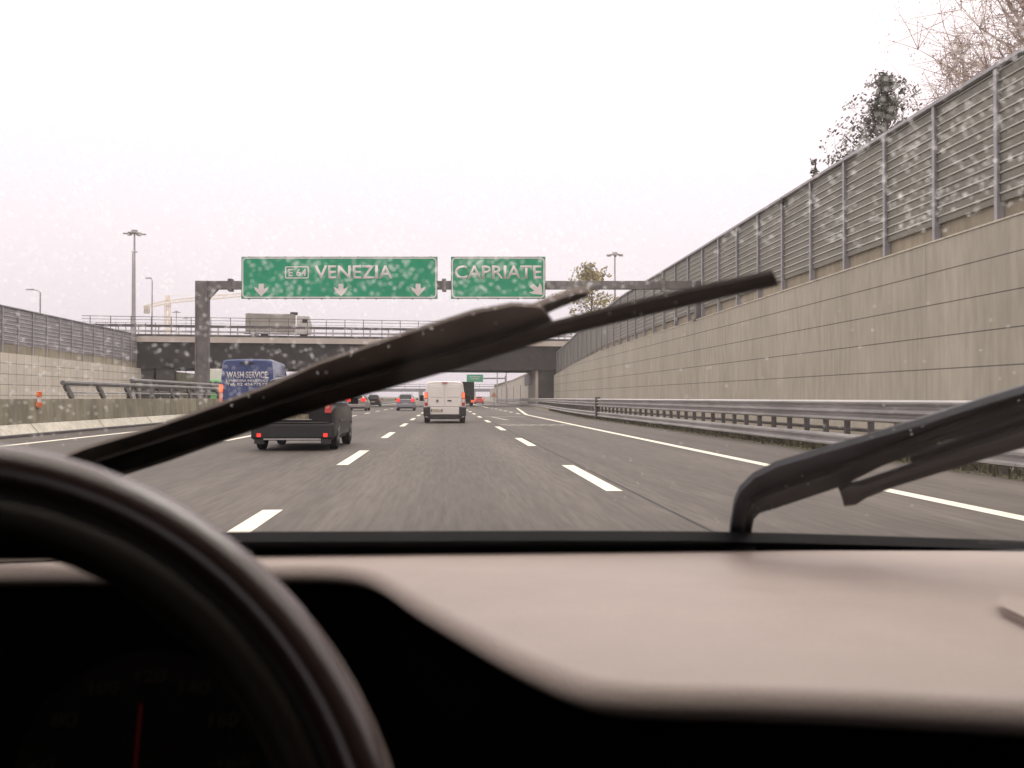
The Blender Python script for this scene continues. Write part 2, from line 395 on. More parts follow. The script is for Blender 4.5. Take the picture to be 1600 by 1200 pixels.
rings = [[(-.16, y - 60, profile(y, RF_TOP) - .10), (.16, y - 60, profile(y, RF_TOP) - .10), (.16, y - 60, profile(y, RF_TOP)), (-.16, y - 60, profile(y, RF_TOP))] for y in posts]
MB().loft(rings).build('capping_rail', post_m, t)
b = MB(); p = atX(1223, 314, 14.7); b.tube([p - t.location + Vector((-.06, 0, 0)), p - t.location + Vector((.05, 0, 0))], .13, 10)
b.build('hole', blackpl, t)

# left side
XL = -39.0
LW_TOP = [(20, 5.2), (100, 5.15), (145, 4.9)]
LF_BOT = [(20, 6.1), (100, 6.05), (145, 5.75)]
LF_TOP = [(20, 9.45), (100, 9.4), (145, 9.3)]
t = thing('retaining_wall', 'pale tiled concrete wall across the opposite carriageway on the left', 'wall', (XL, 90, 0))
ys = [20, 50, 80, 100, 120, 143.5]
wall_run('tile_face', conc_l, -.45, 0, [y - 90 for y in ys], lambda y: profile(y + 90, LW_TOP), t)
wall_run('upper_band', conc_u, -.70, -.46, [y - 90 for y in ys], lambda y: profile(y + 90, LF_BOT), t, bot=lambda y: 2)
b = MB().box((.05, 143.9 - 90, 3.3), (.9, .8, 6.6)); b.build('end_pier', conc_u, t)
t = thing('noise_barrier', 'grey noise barrier panels on top of the left tiled wall', 'noise barrier', (XL - .4, 90, 0))
posts = [65 + 3.5 * k for k in range(0, 23)]
for i, y in enumerate(posts):
    zt = profile(y, LF_TOP); zb = profile(y, LW_TOP)
    MB().box((.11, y - 90, (zt + zb) / 2), (.04, .15, zt - zb)).build('post', post_m, t)
    if i + 1 < len(posts):
        louvre_panel(y - 90 + .04, posts[i + 1] - 90 - .04, profile(y, LF_BOT), profile(y, LF_BOT), zt - .1, zt - .1, 9, .06, -1).build('louvre_panel', louver_l, t)
rings = [[(-.14, y - 90, profile(y, LF_TOP) - .09), (.16, y - 90, profile(y, LF_TOP) - .09), (.16, y - 90, profile(y, LF_TOP)), (-.14, y - 90, profile(y, LF_TOP))] for y in posts]
MB().loft(rings).build('capping_rail', post_m, t)
MB().box((.0, posts[-1] - 90 + 1.1, 7.6), (.5, 2.1, 3.4)).build('end_panel', conc_u, t)

# ------------------------------------------------------------------ right guard rail
t = thing('guard_rail', 'galvanised steel guard rail with ribbed upper beam and lower beam on the right verge', 'guard rail', (8.05, 0, 0))
def gx(Y): return float(np.interp(Y, [0, 58, 75, 92, 115, 142, 260], [0, 0, .5, 1.35, 2.6, 3.0, 4.2]))
gy = [-6, 0, 6, 12, 18, 24, 30, 36, 42, 48, 54, 60, 66, 72, 78, 84, 92, 100, 110, 120, 135, 150, 180, 220, 260]
def beam(name, prof, m=galv):
    rings = [[(gx(y) + dx, y, z) for dx, z in prof] for y in gy]
    return MB().loft(rings).build(name, m, t, smooth=25)
beam('upper_beam', [(0, .665), (-.115, .70), (-.115, .73), (-.015, .78), (-.015, .81), (-.115, .85), (-.115, .885), (-.015, .935), (-.015, .965), (-.115, 1.02), (-.115, 1.05), (0, 1.085), (.03, 1.085), (.03, .665)])
beam('lower_beam', [(0, .13), (-.08, .16), (-.08, .20), (-.015, .245), (-.015, .275), (-.08, .32), (-.08, .36), (0, .40), (.03, .40), (.03, .13)])
beam('rear_tie', [(.30, .44), (.34, .44), (.34, .50), (.30, .50)], galv_d)
y = 9.0
for k in range(78):
    x = gx(y)
    MB().box((x + .10, y, .50), (.10, .09, 1.06)).build('rail_post', galv_d, t)
    y += 1.2
b = MB().box((.0, 55.6, .58), (.24, .34, 1.20)); b.box((-.09, 55.6, .75), (.05, .42, .72)); b.build('joint_post', galv_d, t)
# grass and weeds at the foot of the rail
b = MB(); rnd = random.Random(5)
for k in range(9000):
    y = 6 + 90 * rnd.random() ** 1.5; x = 8.05 + gx(y) + rnd.gauss(.22, .22); h = rnd.uniform(.05, .22); a = rnd.uniform(0, 6.28)
    if x < 7.76 + gx(y) * .8: continue
    dx, dy = math.cos(a) * .02, math.sin(a) * .02; lx, ly = rnd.gauss(0, .05), rnd.gauss(0, .05)
    b.add([(x - dx, y - dy, 0), (x + dx, y + dy, 0), (x + lx, y + ly, h)], [(0, 1, 2)])
tag(b.build('grass', grass, recalc=False), 'short green weeds growing along the foot of the right guard rail', 'grass', kind='stuff')
strip('verge_edge', [(8.15, -5), (8.15, 58), (8.6, 75), (9.4, 92)], .75, .006, grass)

# ------------------------------------------------------------------ median barrier and its rails
t = thing('concrete_barrier', 'stained concrete median barrier with pale sloping toe along the left lane', 'barrier', (-12.05, 0, 0))
mys = [10, 16, 22, 28, 34, 40, 46, 52, 58, 70, 90, 120, 160, 220, 300]
MB().loft([[(0.0, y, 0), (0.0, y, .07), (-.03, y, .09), (-.9, y, .09), (-.9, y, 0)] for y in mys]).build('gutter_kerb', galv_d, t)
for k in range(18):                    # cast toe segments with open joints
    y0 = 14 + 6.1 * k
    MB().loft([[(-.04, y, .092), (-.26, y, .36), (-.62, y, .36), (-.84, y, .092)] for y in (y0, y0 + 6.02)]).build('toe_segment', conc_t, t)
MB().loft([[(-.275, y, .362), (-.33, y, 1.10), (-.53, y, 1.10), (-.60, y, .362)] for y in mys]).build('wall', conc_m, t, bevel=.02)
tube_m = mat('tube_grey', (.19, .18, .175), .5, .2, 2, metal=.3)
def tube_rail(label, x, ys, ztop, ends, lean):
    tt = thing('tubular_rail', label, 'railing', (x, ys[0], 1.09), group=None)
    n = [(0, y - ys[0], ztop) for y in ends]
    MB().tube(n, .085, 8).build('top_tube', tube_m, tt, smooth=40)
    MB().tube([(.0, ends[0] - ys[0] + .3, ztop * .42), (0, ends[1] - ys[0], ztop * .42)], .035, 6).build('lower_tube', galv, tt, smooth=40)
    for y in ys:
        b = MB(); b.bar((0, y - ys[0] + lean, 0), (0, y - ys[0], ztop - .06), .10, .20, up=(0, 1, 0))
        if lean < 0: b.bar((.0, y - ys[0] + .75, 0), (0, y - ys[0] + .12, ztop - .05), .10, .16, up=(0, 1, 0))
        b.build('support', tube_m, tt)
    return tt
tube_rail('lower grey tubular rail on slanted supports on top of the median barrier', -12.5, [35.6 + 3.3 * k for k in range(8)], .53, (35.4, 60), .75)
tube_rail('higher grey tubular rail that starts beside the gantry post on the median barrier', -12.62, [43.6 + 3.3 * k for k in range(8)], .74, (43.4, 68), -.65)
p = atX(75, 622, -12.05)
t = thing('delineator', 'small orange and white reflector marker fixed on the concrete median barrier', 'reflector', (-12.33, p.y, 1.1))
MB().box((.02, 0, -.02), (.06, .16, .5)).build('backing_plate', sign_w, t)
for z in (.14, -.18): MB().box((.02, -.02, z), (.10, .24, .15)).build('reflector', orange_m, t, bevel=.015)

# ------------------------------------------------------------------ sign gantry
DG = 61.5
GO = atD(700, 622, DG); GO.z = 0
def gl(u, v=622): # pixel -> gantry local (x, z)
    q = atD(u, v, DG); d = q - GO; return (d.dot(RIGHT), q.z)
t = thing('sign_gantry', 'grey steel portal gantry carrying two green signs across the carriageway', 'sign gantry', GO, -YAW)
xl = gl(316)[0]; xr = gl(1083)[0]; z1 = gl(700, 439)[1]; z0 = gl(700, 452)[1]
xr = gl(1090)[0]
for x, sg, zb_ in ((xl, 1, 0), (xr + .1, -1, 5.62)):
    hh = z1 - zb_; wl = .74 if sg > 0 else .5; b = MB().box((x, 0, zb_ + hh / 2), (wl, .55, hh))
    for q_ in (-1, 1): b.box((x + q_ * (wl / 2 - .07), -.29, zb_ + hh / 2), (.10, .06, hh - .1))
    b.build('post', gantry_m, t, bevel=.02)
    MB().box((x, 0, zb_ + .06), (wl + .12, .8, .12)).build('base_plate', galv_d, t)
    MB().prism([(0, 0), (.55, 0), (0, -.6)], (x + sg * .35, -.2, z0), (sg, 0, 0), (0, 0, 1), (0, 1, 0), .4).build('corner_gusset', gantry_m, t)
b = MB().box(((xl + xr) / 2, .0, (z0 + z1) / 2), (xr - xl - .7, .42, z1 - z0 - .004)); b.build('beam', gantry_m, t, bevel=.02)
for u in (360, 1036, 694):
    x = gl(u)[0]; MB().box((x, 0, (z0 + z1) / 2), (.22, .56, z1 - z0 + .24)).build('flange', gantry_m, t)
def rrect(x0, z0, x1, z1, r, n=5):
    out = []
    for cx, cz, a0 in ((x1 - r, z1 - r, 0), (x0 + r, z1 - r, 90), (x0 + r, z0 + r, 180), (x1 - r, z0 + r, 270)):
        for k in range(n + 1):
            a = R(a0 + 90 * k / n); out.append((cx + r * math.cos(a), cz + r * math.sin(a)))
    return out
def ring_prism(mb, outer, inner, y, d):
    n = len(outer); vs = [(x, y, z) for x, z in outer] + [(x, y, z) for x, z in inner] + [(x, y - d, z) for x, z in outer] + [(x, y - d, z) for x, z in inner]; fs = []
    for i in range(n):
        j = (i + 1) % n
        fs += [(2 * n + i, 2 * n + j, 3 * n + j, 3 * n + i), (i, j, 2 * n + j, 2 * n + i), (n + i, n + j, 3 * n + j, 3 * n + i), (i, j, n + j, n + i)]
    return mb.add(vs, fs)
def arrow(x, z, h, wd, diag=False):
    P = [(-.22, .5), (.22, .5), (.22, .12), (.5, .22), (.5, .02), (0, -.5), (-.5, .02), (-.5, .22), (-.22, .12)]
    P = [(-.17, .5), (.17, .5), (.17, .08), (.5, .26), (.42, .0), (0, -.5), (-.42, .0), (-.5, .26), (-.17, .08)]
    if diag: a = R(45); P = [(px * math.cos(a) - pz * math.sin(a), px * math.sin(a) + pz * math.cos(a)) for px, pz in P]
    return [(x + px * wd, z + pz * h) for px, pz in P]
def sign(label, u0, u1, v0=402, v1=467.5):
    x0, zb = gl(u0, v1); x1, zt = gl(u1, v0); cx = (x0 + x1) / 2
    o = GO + RIGHT * cx; s = thing('direction_sign', label, 'road sign', (o.x, o.y, zb), -YAW, )
    W, H = x1 - x0, zt - zb; yf = -.36
    MB().box((0, yf + .05, H / 2), (W, .10, H)).build('panel', sign_e, s)
    MB().prism(rrect(-W / 2 + .02, .02, W / 2 - .02, H - .02, .05), (0, yf - .003, 0), (1, 0, 0), (0, 0, 1), (0, -1, 0), .006).build('green_face', sign_g, s)
    b = MB(); ring_prism(b, rrect(-W / 2 + .045, .045, W / 2 - .045, H - .045, .24), rrect(-W / 2 + .115, .115, W / 2 - .115, H - .115, .18), yf - .012, .005); b.build('border', sign_w, s)
    b = MB()
    for k in range(int(W / 1.1) + 1):
        b.box((-W / 2 + .4 + k * (W - .8) / int(W / 1.1), yf + .16, H / 2), (.07, .12, H + .06))
    b.build('rear_stiffener', galv_d, s)
    def lx(u): return gl(u)[0] - cx
    def lz(v): return gl(700, v)[1] - zb
    return s, lx, lz, yf - .0105
s, lx, lz, y = sign('wide green sign reading VENEZIA with three white down arrows', 379, 684)
text_obj('VENEZIA', 'lettering', sign_w, s, lx(493), lx(614), lz(436.5), lz(415.5), y, .003, .016)
text_obj('E 64', 'route_number', sign_w, s, lx(452), lx(480), lz(432.5), lz(421), y, .003, .02)
b = MB(); ring_prism(b, rrect(lx(447), lz(436), lx(484), lz(417), .08), rrect(lx(448.6), lz(434.4), lx(482.4), lz(418.6), .06), y, .012); b.build('route_frame', sign_w, s)
for u in (410, 534, 654):
    MB().prism(arrow(lx(u), lz(454), .74, .84), (0, y, 0), (1, 0, 0), (0, 0, 1), (0, -1, 0), .004).build('arrow', sign_w, s)
s, lx, lz, y = sign('smaller green sign reading CAPRIATE with a white slanted arrow', 705, 852)
text_obj('CAPRIATE', 'lettering', sign_w, s, lx(711), lx(846), lz(436.5), lz(415.5), y, .003, .016)
MB().prism(arrow(lx(839), lz(454), .78, .88, True), (0, y, 0), (1, 0, 0), (0, 0, 1), (0, -1, 0), .004).build('arrow', sign_w, s)

# ------------------------------------------------------------------ overpass
A = Vector((-46, 137, 0)); B = Vector((24, 148, 0)); ax = (B - A).normalized(); nrm = Vector((-ax.y, ax.x, 0)); LEN = (B - A).length
rz = math.atan2(ax.y, ax.x)
t = thing('road_bridge', 'dark girder road overpass with pale fascia crossing above the motorway', 'bridge', A, rz)
def pz(v, Y=142): return CAMZ + (622 - v) / FPX * Y
ZT, ZF, ZB = 9.05, 8.32, 4.95
MB().box((LEN / 2, 7.0, (ZT + ZF) / 2), (LEN, 15.0, ZT - ZF)).build('deck_fascia', conc_b, t)
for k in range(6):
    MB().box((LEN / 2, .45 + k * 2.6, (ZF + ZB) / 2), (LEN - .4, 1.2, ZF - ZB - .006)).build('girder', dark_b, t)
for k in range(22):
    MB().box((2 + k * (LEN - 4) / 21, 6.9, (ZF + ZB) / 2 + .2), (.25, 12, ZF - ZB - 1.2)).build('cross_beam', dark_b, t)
def bx(u, Y=142): # pixel u -> local x along the bridge front
    d = ray(u, 622); # intersect with vertical plane of bridge front
    k = (A - CAM).dot(nrm) / d.dot(nrm); return (CAM + d * k - A).dot(ax)
for u0, u1, m in ((843, 866, dark_p), (244, 272, dark_p)):
    x0, x1 = bx(u0), bx(u1); MB().box(((x0 + x1) / 2, 1.6, ZB / 2), (x1 - x0, 3, ZB - .004)).build('pier', m, t)
x0, x1 = bx(835.5), bx(842); MB().box(((x0 + x1) / 2 + .1, 1.6, ZB / 2), (x1 - x0 - .2, 2.6, ZB - .012)).build('abutment_face', conc_b, t)
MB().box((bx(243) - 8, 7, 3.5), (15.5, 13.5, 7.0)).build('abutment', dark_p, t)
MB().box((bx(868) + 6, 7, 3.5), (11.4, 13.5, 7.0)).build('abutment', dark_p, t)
MB().box((LEN / 2, -.30, ZT + .12), (LEN, .3, .24)).build('kerb', dark_p, t)
def hrail(name, z, h, d, m, y=-.30): return MB().box((LEN / 2, y, z), (LEN, d, h)).build(name, m, t)
hrail('guard_beam', ZT + 1.35, .34, .09, galv_d, -.22); hrail('guard_beam', ZT + .66, .26, .09, galv, -.22)
hrail('hand_rail', ZT + 2.50, .075, .075, galv_d); hrail('hand_rail', ZT + 2.12, .06, .06, galv_d); hrail('hand_rail', ZT + 1.72, .05, .05, galv)
for k in range(29):
    x = 1 + k * (LEN - 2) / 28
    MB().box((x, -.30, ZT + 1.25), (.09, .09, 2.5)).build('railing_post', galv_d, t)
    MB().box((x + .9, -.10, ZT + .78), (.16, .16, 1.5)).build('guard_post', galv, t)
hrail('far_guard_beam', ZT + .75, .34, .09, galv, 13.8); hrail('far_hand_rail', ZT + 1.1, .07, .07, galv_d, 14.2)

# ------------------------------------------------------------------ vehicles
def wheel(parent, x, y, r, wd):
    sg = 1 if x > 0 else -1
    b = MB(); prof = [(-wd / 2, r * .80), (-wd / 2 + .02, r * .97), (-wd / 2 + .05, r), (wd / 2 - .05, r), (wd / 2 - .02, r * .97), (wd / 2, r * .80), (wd / 2, r * .66), (-wd / 2, r * .66)]
    rings = []
    for k in range(20):
        a = 2 * math.pi * k / 20; rings.append([(px, pr * math.cos(a), pr * math.sin(a)) for px, pr in prof])
    rings.append(rings[0]); b.loft(rings, cap=False)
    wh = bpy.data.objects.new('wheel', None); COL.objects.link(wh); wh.parent = parent; wh.location = (x - sg * wd / 2, y, r)
    b.build('tyre', rubber, wh, smooth=40)
    b = MB(); c = sg * wd * .32
    b.tube([(c - sg * .03, 0, 0), (c, 0, 0)], r * .66, 20); b.tube([(c, 0, 0), (c + sg * .03, 0, 0)], r * .16, 10)
    for k in range(5):
        a = 2 * math.pi * k / 5; b.bar((c + sg * .012, 0, 0), (c + sg * .012, r * .62 * math.cos(a), r * .62 * math.sin(a)), .03, .08, up=(1, 0, 0))
    b.build('rim', rim_m, wh)
def body(t, m, secs, zb, name='body', smooth=32):
    """secs: (y, w half width, belt z, top z, half roof width, shear)"""
    rings = []
    for y, wq, zl, zt, wt, sh in secs:
        pts = [(-wq * .90, zb), (-wq * .985, zb + .10), (-wq, (zb + zl) / 2), (-wq * .985, zl), (-wt, zt - .09), (-wt + .035, zt - .035), (-wt + .13, zt), (-wt * .4, zt + .02)]
        pts = pts + [(-x, z) for x, z in reversed(pts)]
        rings.append([(x, y + sh * (z - zb), z) for x, z in pts])
    return MB().loft(rings).build(name, m, t, smooth=smooth)
def panel(name, m, t, x0, x1, z0, z1, yf, th=.02, bev=.012):
    """Plate on the rear, yf(z) its outer y."""
    b = MB(); a = [(x0, yf(z0), z0), (x1, yf(z0), z0), (x1, yf(z1), z1), (x0, yf(z1), z1)]
    b.add([(x, y - th / 2, z) for x, y, z in a] + [(x, y + th / 2, z) for x, y, z in a], [(0, 1, 2, 3), (7, 6, 5, 4), (0, 4, 5, 1), (1, 5, 6, 2), (2, 6, 7, 3), (3, 7, 4, 0)])
    return b.build(name, m, t, bevel=bev)
def side_glass(t, secs, y0, y1, z0f=.06, z1f=.16, m=None):
    """Dark panes laid 4 mm proud of the sides between belt and roof."""
    for sg in (-1, 1):
        def at(y, k):
            ysec = [s[0] for s in secs]; g = lambda i: float(np.interp(y, ysec, [s[i] for s in secs]))
            zl, zt, wq, wt = g(2), g(3), g(1) * .985, g(4); za, zb_ = zl + z0f, zt - z1f
            z = za + (zb_ - za) * k; fx = (z - zl) / max(.01, (zt - .09 - zl)); x = wq + (wt - wq) * fx
            return (sg * (x + .012), y, z)
        q = [at(y0, 0), at(y1, 0), at(y1, 1), at(y0, 1)]; q2 = [(x - sg * .03, y, z) for x, y, z in q]
        MB().add(q + q2, [(0, 1, 2, 3), (7, 6, 5, 4), (0, 4, 5, 1), (1, 5, 6, 2), (2, 6, 7, 3), (3, 7, 4, 0)]).build('side_window', m or glass_d, t)

# white van
D = 47.0; p = atD(695, 660, D)
t = thing('white_van', 'white panel van with two windowless rear doors in the middle lane', 'van', (p.x, p.y, 0))
secs = [(0, .92, .95, 1.82, .78, .05), (.05, .935, .97, 1.85, .81, .05), (2.6, .94, 1.0, 1.88, .82, 0), (3.2, .94, 1.0, 1.80, .80, 0), (3.9, .93, .98, 1.12, .80, 0), (4.6, .88, .80, .92, .78, 0), (4.8, .80, .62, .72, .70, 0)]
body(t, van_w, secs, .26)
yf = lambda z: .05 * (z - .26) - .012
for sg in (-1, 1):
    x0, x1 = (-.74, -.012) if sg < 0 else (.012, .74)
    dr = panel('rear_door', van_w, t, x0, x1, .74, 1.72, yf)
    panel('pressed_panel', van_w, dr, x0 + .08, x1 - .08, 1.16, 1.64, lambda z: yf(z) - .016)
    lm = panel('tail_lamp', lamp_d, t, sg * .76, sg * .90, .78, 1.38, lambda z: yf(z) - .02)
    panel('lit_lens', lamp_o, lm, sg * .775, sg * .885, 1.12, 1.36, lambda z: yf(z) - .036)
    panel('clear_lens', sign_w, lm, sg * .775, sg * .885, .92, 1.08, lambda z: yf(z) - .036)
    MB().box((sg * .80, .03, .52), (.30, .20, .40)).build('bumper_corner', blackpl, t, bevel=.03)
    b = MB().bar((sg * .93, 3.25, 1.02), (sg * 1.10, 3.2, 1.02), .06, .06); b.box((sg * 1.10, 3.18, 1.12), (.20, .12, .28)); b.build('mirror', blackpl, t, bevel=.02)
    for y in (.85, 3.9): wheel(t, sg * .92, y, .33, .22)
MB().box((0, .01, .55), (1.28, .14, .34)).build('bumper', van_w, t, bevel=.03)
MB().box((0, .02, .295), (1.52, .16, .23)).build('bumper_valance', blackpl, t, bevel=.02)
MB().box((0, -.03, .725), (1.50, .03, .012)).build('seam', blackpl, t)
pl = MB().box((-.36, -.075, .57), (.52, .02, .12)).build('number_plate', plate_m, t, bevel=.006)
for x in (-.595, -.125): MB().box((x, -.088, .57), (.04, .008, .11)).build('blue_band', plate_b, pl)
panel('door_handle', blackpl, t, .12, .30, .98, 1.03, lambda z: yf(z) - .03)
MB().tube([(-.33, -.03, 1.0), (-.33, .03, 1.0)], .055, 14).build('round_badge', galv_d, t)
MB().box((0, .02, 1.80), (.24, .05, .05)).build('brake_lamp', lamp_d, t)
side_glass(t, secs, 2.35, 3.15)

# blue van
D = 38.6; p = atD(385, 668, D)
t = thing('blue_van', 'tall dark blue van with white WASH SERVICE lettering on its rear doors', 'van', (p.x, p.y, 0))
secs = [(0, .98, 1.3, 2.48, .84, .05), (.06, 1.0, 1.3, 2.53, .90, .05), (.9, 1.0, 1.3, 2.56, .90, 0), (3.4, 1.0, 1.3, 2.5, .88, 0), (4.3, .98, 1.2, 1.9, .80, 0), (5.0, .96, 1.0, 1.2, .85, 0), (5.6, .86, .8, .9, .75, 0)]
body(t, van_b, secs, .35)
yf = lambda z: .05 * (z - .35) - .014
for sg in (-1, 1):
    x0, x1 = (-.80, -.01) if sg < 0 else (.01, .80)
    panel('rear_door', van_b, t, x0, x1, .62, 2.34, yf)
    lm = panel('tail_lamp', lamp_a, t, sg * .86, sg * .985, .95, 1.62, lambda z: yf(z) - .02)
    panel('lit_lens', lamp_o, lm, sg * .845, sg * .995, 1.36, 1.60, lambda z: yf(z) - .045)
    for y in (1.0, 4.5): wheel(t, sg * .97, y, .36, .24)
    b = MB().bar((sg * 1.0, 4.1, 1.45), (sg * 1.2, 4.05, 1.45), .06, .06); b.box((sg * 1.2, 4.03, 1.58), (.22, .12, .36)); b.build('mirror', blackpl, t, bevel=.02)
MB().box((0, -.02, .48), (1.86, .18, .24)).build('bumper', blackpl, t, bevel=.03)
MB().box((0, .03, 2.40), (.5, .06, .05)).build('brake_lamp', blackpl, t)
MB().box((0, -.12, .48), (.52, .02, .12)).build('number_plate', plate_m, t)
def vz(v): return CAMZ + (622 - v) / FPX * D
def vx(u): return (u - 384.5) / FPX * D
letter_b = mat('van_lettering', (.60, .57, .58), .5, .08, 4)
yl = yf(2.0) - .014
for body_, u0, u1, va, vb, bo in (('WASH SERVICE:', 353, 418, 591, 580.5, .02), ('LAVANDERIA INDUSTRIALE', 353, 417, 596.8, 593, .03), ('Tel. 02 45677577', 353.5, 416.5, 602.8, 598, .03)):
    yl = yf(vz(vb)) - .022
    text_obj(body_, 'lettering', letter_b, t, vx(u0), vx(u1), vz(va), vz(vb), yl + .004, .01, bo)
side_glass(t, secs, 3.3, 4.1); MB().box((1.012, 1.9, 1.98), (.02, 1.9, .03)).build('roof_rail', galv, t)

# black car
D = 22.4; p = atD(457, 704, D)
t = thing('black_car', 'black estate car close ahead in the second lane, half hidden by the wiper', 'car', (p.x, p.y, 0), R(-1))
secs = [(0, .84, .84, .98, .74, -.02), (.10, .875, .90, 1.08, .72, 0), (.42, .885, .95, 1.52, .60, 0), (1.0, .89, .95, 1.585, .62, 0), (2.2, .89, .95, 1.57, .62, 0), (3.0, .885, .93, 1.07, .70, 0), (3.8, .86, .80, .92, .70, 0), (4.1, .78, .62, .70, .62, 0)]
body(t, car_k, secs, .22)
MB().box((0, .06, .42), (1.75, .20, .36)).build('bumper', mat('bumper_black', (.019, .018, .018), .5, .15, 4), t, bevel=.06, seg=3)
MB().box((0, -.03, .605), (1.5, .03, .014)).build('bumper_trim', galv_d, t)
MB().box((0, .0, .25), (1.2, .10, .03)).build('valance_trim', galv, t)
for sg in (-1, 1):
    lm = panel('tail_lamp', lamp_d, t, sg * .68, sg * .82, .80, 1.02, lambda z: -.035 + .25 * (z - .78), .05)
    MB().tube([(sg * .735, -.035, .95), (sg * .735, .02, .95)], .05, 12).build('bulb_lens', lamp_a, lm)
    MB().box((sg * .70, -.048, .335), (.085, .02, .075)).build('reflector', lamp_r, t)
    for y in (.78, 3.25): wheel(t, sg * .88, y, .32, .20)
    b = MB().bar((sg * .88, 2.75, 1.0), (sg * 1.03, 2.72, 1.02), .05, .05); b.box((sg * 1.03, 2.70, 1.06), (.18, .10, .16)); b.build('mirror', car_k, t, bevel=.02)
    MB().box((sg * .70, .03, .20), (.20, .10, .10)).build('mud_flap', blackpl, t)
MB().add([(-.62, .065, 1.08), (.62, .065, 1.08), (.50, .33, 1.45), (-.50, .33, 1.45), (-.62, .13, 1.04), (.62, .13, 1.04), (.53, .40, 1.42), (-.53, .40, 1.42)],
         [(0, 1, 2, 3), (7, 6, 5, 4), (0, 4, 5, 1), (1, 5, 6, 2), (2, 6, 7, 3), (3, 7, 4, 0)]).build('rear_window', glass_d, t)
MB().box((.10, -.045, .72), (.50, .02, .11)).build('number_plate', mat('dull_plate', (.20, .175, .11), .5, .5, 14), t, bevel=.006)
MB().box((.10, -.06, .665), (.62, .03, .014)).build('plate_trim', galv, t)
side_glass(t, secs, .5, 1.5); side_glass(t, secs, 1.58, 2.5)
for sg in (-1, 1): MB().box((sg * .905, 1.9, .62), (.02, 2.0, .05)).build('side_moulding', galv_d, t)

def small_car(name, label, m, u, D, W, H, vb, lampm, rz=0, tail_z=.92, wide=.20, hatch=True):
    p = atD(u, vb, D)
    t = thing(name, label, 'car', (p.x, p.y, 0), rz); k = W / 2
    secs = [(0, k * .94, .80, .98, k * .80, -.02), (.12, k * .985, .86, 1.02, k * .80, 0), (.55, k, .9, H - .04, k * .66, 0), (1.2, k, .9, H, k * .68, 0), (2.2, k, .9, H - .02, k * .68, 0), (3.0, k * .99, .9, 1.02, k * .78, 0), (3.8, k * .95, .76, .86, k * .78, 0), (4.0, k * .85, .6, .68, k * .7, 0)]
    body(t, m, secs, .22)
    MB().box((0, .0, .46), (W * .95, .18, .30)).build('bumper', m, t, bevel=.05)
    MB().box((0, .02, .26), (W * .8, .16, .12)).build('bumper_valance', blackpl, t)
    MB().add([(-k * .70, .08, 1.02), (k * .70, .08, 1.02), (k * .56, .45, H - .09), (-k * .56, .45, H - .09), (-k * .70, .18, .98), (k * .70, .18, .98), (k * .58, .56, H - .14), (-k * .58, .56, H - .14)],
             [(0, 1, 2, 3), (7, 6, 5, 4), (0, 4, 5, 1), (1, 5, 6, 2), (2, 6, 7, 3), (3, 7, 4, 0)]).build('rear_window', glass_d, t)
    for sg in (-1, 1):
        MB().box((sg * (k - wide * .62), .03, tail_z), (wide, .16, .30)).build('tail_lamp', lampm, t, bevel=.04)
        for y in (.75, 3.2): wheel(t, sg * k * .98, y, .31, .2)
        b = MB().bar((sg * k * .98, 2.7, .98), (sg * (k + .14), 2.7, 1.0), .05, .05); b.box((sg * (k + .14), 2.68, 1.03), (.16, .1, .14)); b.build('mirror', blackpl, t)
    MB().box((0, -.05, .64), (.5, .08, .11)).build('number_plate', plate_m, t)
    side_glass(t, secs, .65, 1.5); side_glass(t, secs, 1.56, 2.4)
    return t
small_car('silver_car', 'beige silver car with two bright red tail lamps just beyond the black estate car', car_s, 556, 92, 1.80, 1.42, 641, lamp_r, R(-2), .98, .42)
small_car('grey_car', 'blue grey hatchback driving just left of the white van', car_g, 633.5, 93, 1.66, 1.50, 641.5, lamp_r, 0, .93, .30)
small_car('red_car', 'small red car far ahead in the exit lane beside the green lorry', car_r, 749, 200, 1.70, 1.45, 630, lamp_r, 0, .85, .3)
small_car('dark_car', 'distant dark car ahead of the beige silver car', car_k, 583, 138, 1.75, 1.55, 635, lamp_d, 0, .9, .2)

# green lorry ahead
D = 150; p = atD(726, 634, D)
t = thing('box_lorry', 'dark green box lorry partly hidden behind the white van', 'lorry', (p.x, p.y, 0))
MB().box((0, 4.0, 1.93), (2.7, 8.0, 3.0)).build('cargo_box', lorry_g, t, bevel=.03)
MB().box((0, .1, .38), (2.45, .2, .12)).build('chassis_rail', blackpl, t)
MB().box((0, 9.0, 1.75), (2.3, 1.8, 2.2)).build('cab', lorry_g, t, bevel=.08)
for sg in (-1, 1):
    MB().box((sg * 1.10, -.05, .68), (.42, .06, .34)).build('tail_lamp', lamp_o, t)
    for y in (1.5, 2.8, 8.6): wheel(t, sg * 1.22, y, .48, .35)
    MB().box((sg * .62, -.012, 2.05), (1.2, .02, 2.6)).build('rear_door', lorry_g, t)
MB().box((-.4, -.04, .68), (.9, .04, .16)).build('number_plate', sign_w, t)

# oncoming lorry behind the gantry post
p = atD(334, 640, 92)
t = thing('oncoming_lorry', 'white oncoming lorry with a green front between gantry post and blue van', 'lorry', (p.x, p.y, 0))
MB().box((0, 4.6, 2.2), (2.5, 7.0, 3.0)).build('cargo_box', sign_w, t, bevel=.04)
MB().box((0, .0, 1.72), (2.0, 1.9, 2.0)).build('cab', green_c, t, bevel=.12, seg=3)
MB().box((0, -.96, 2.1), (2.1, .04, .85)).build('windscreen', glass_d, t)
MB().box((0, -.98, .62), (2.4, .10, .36)).build('bumper', sign_w, t)
for sg in (-1, 1):
    MB().box((sg * .85, -1.04, .66), (.35, .04, .18)).build('headlight', sign_w, t)
    for y in (0, 5.6, 6.8): wheel(t, sg * 1.2, y, .48, .32)

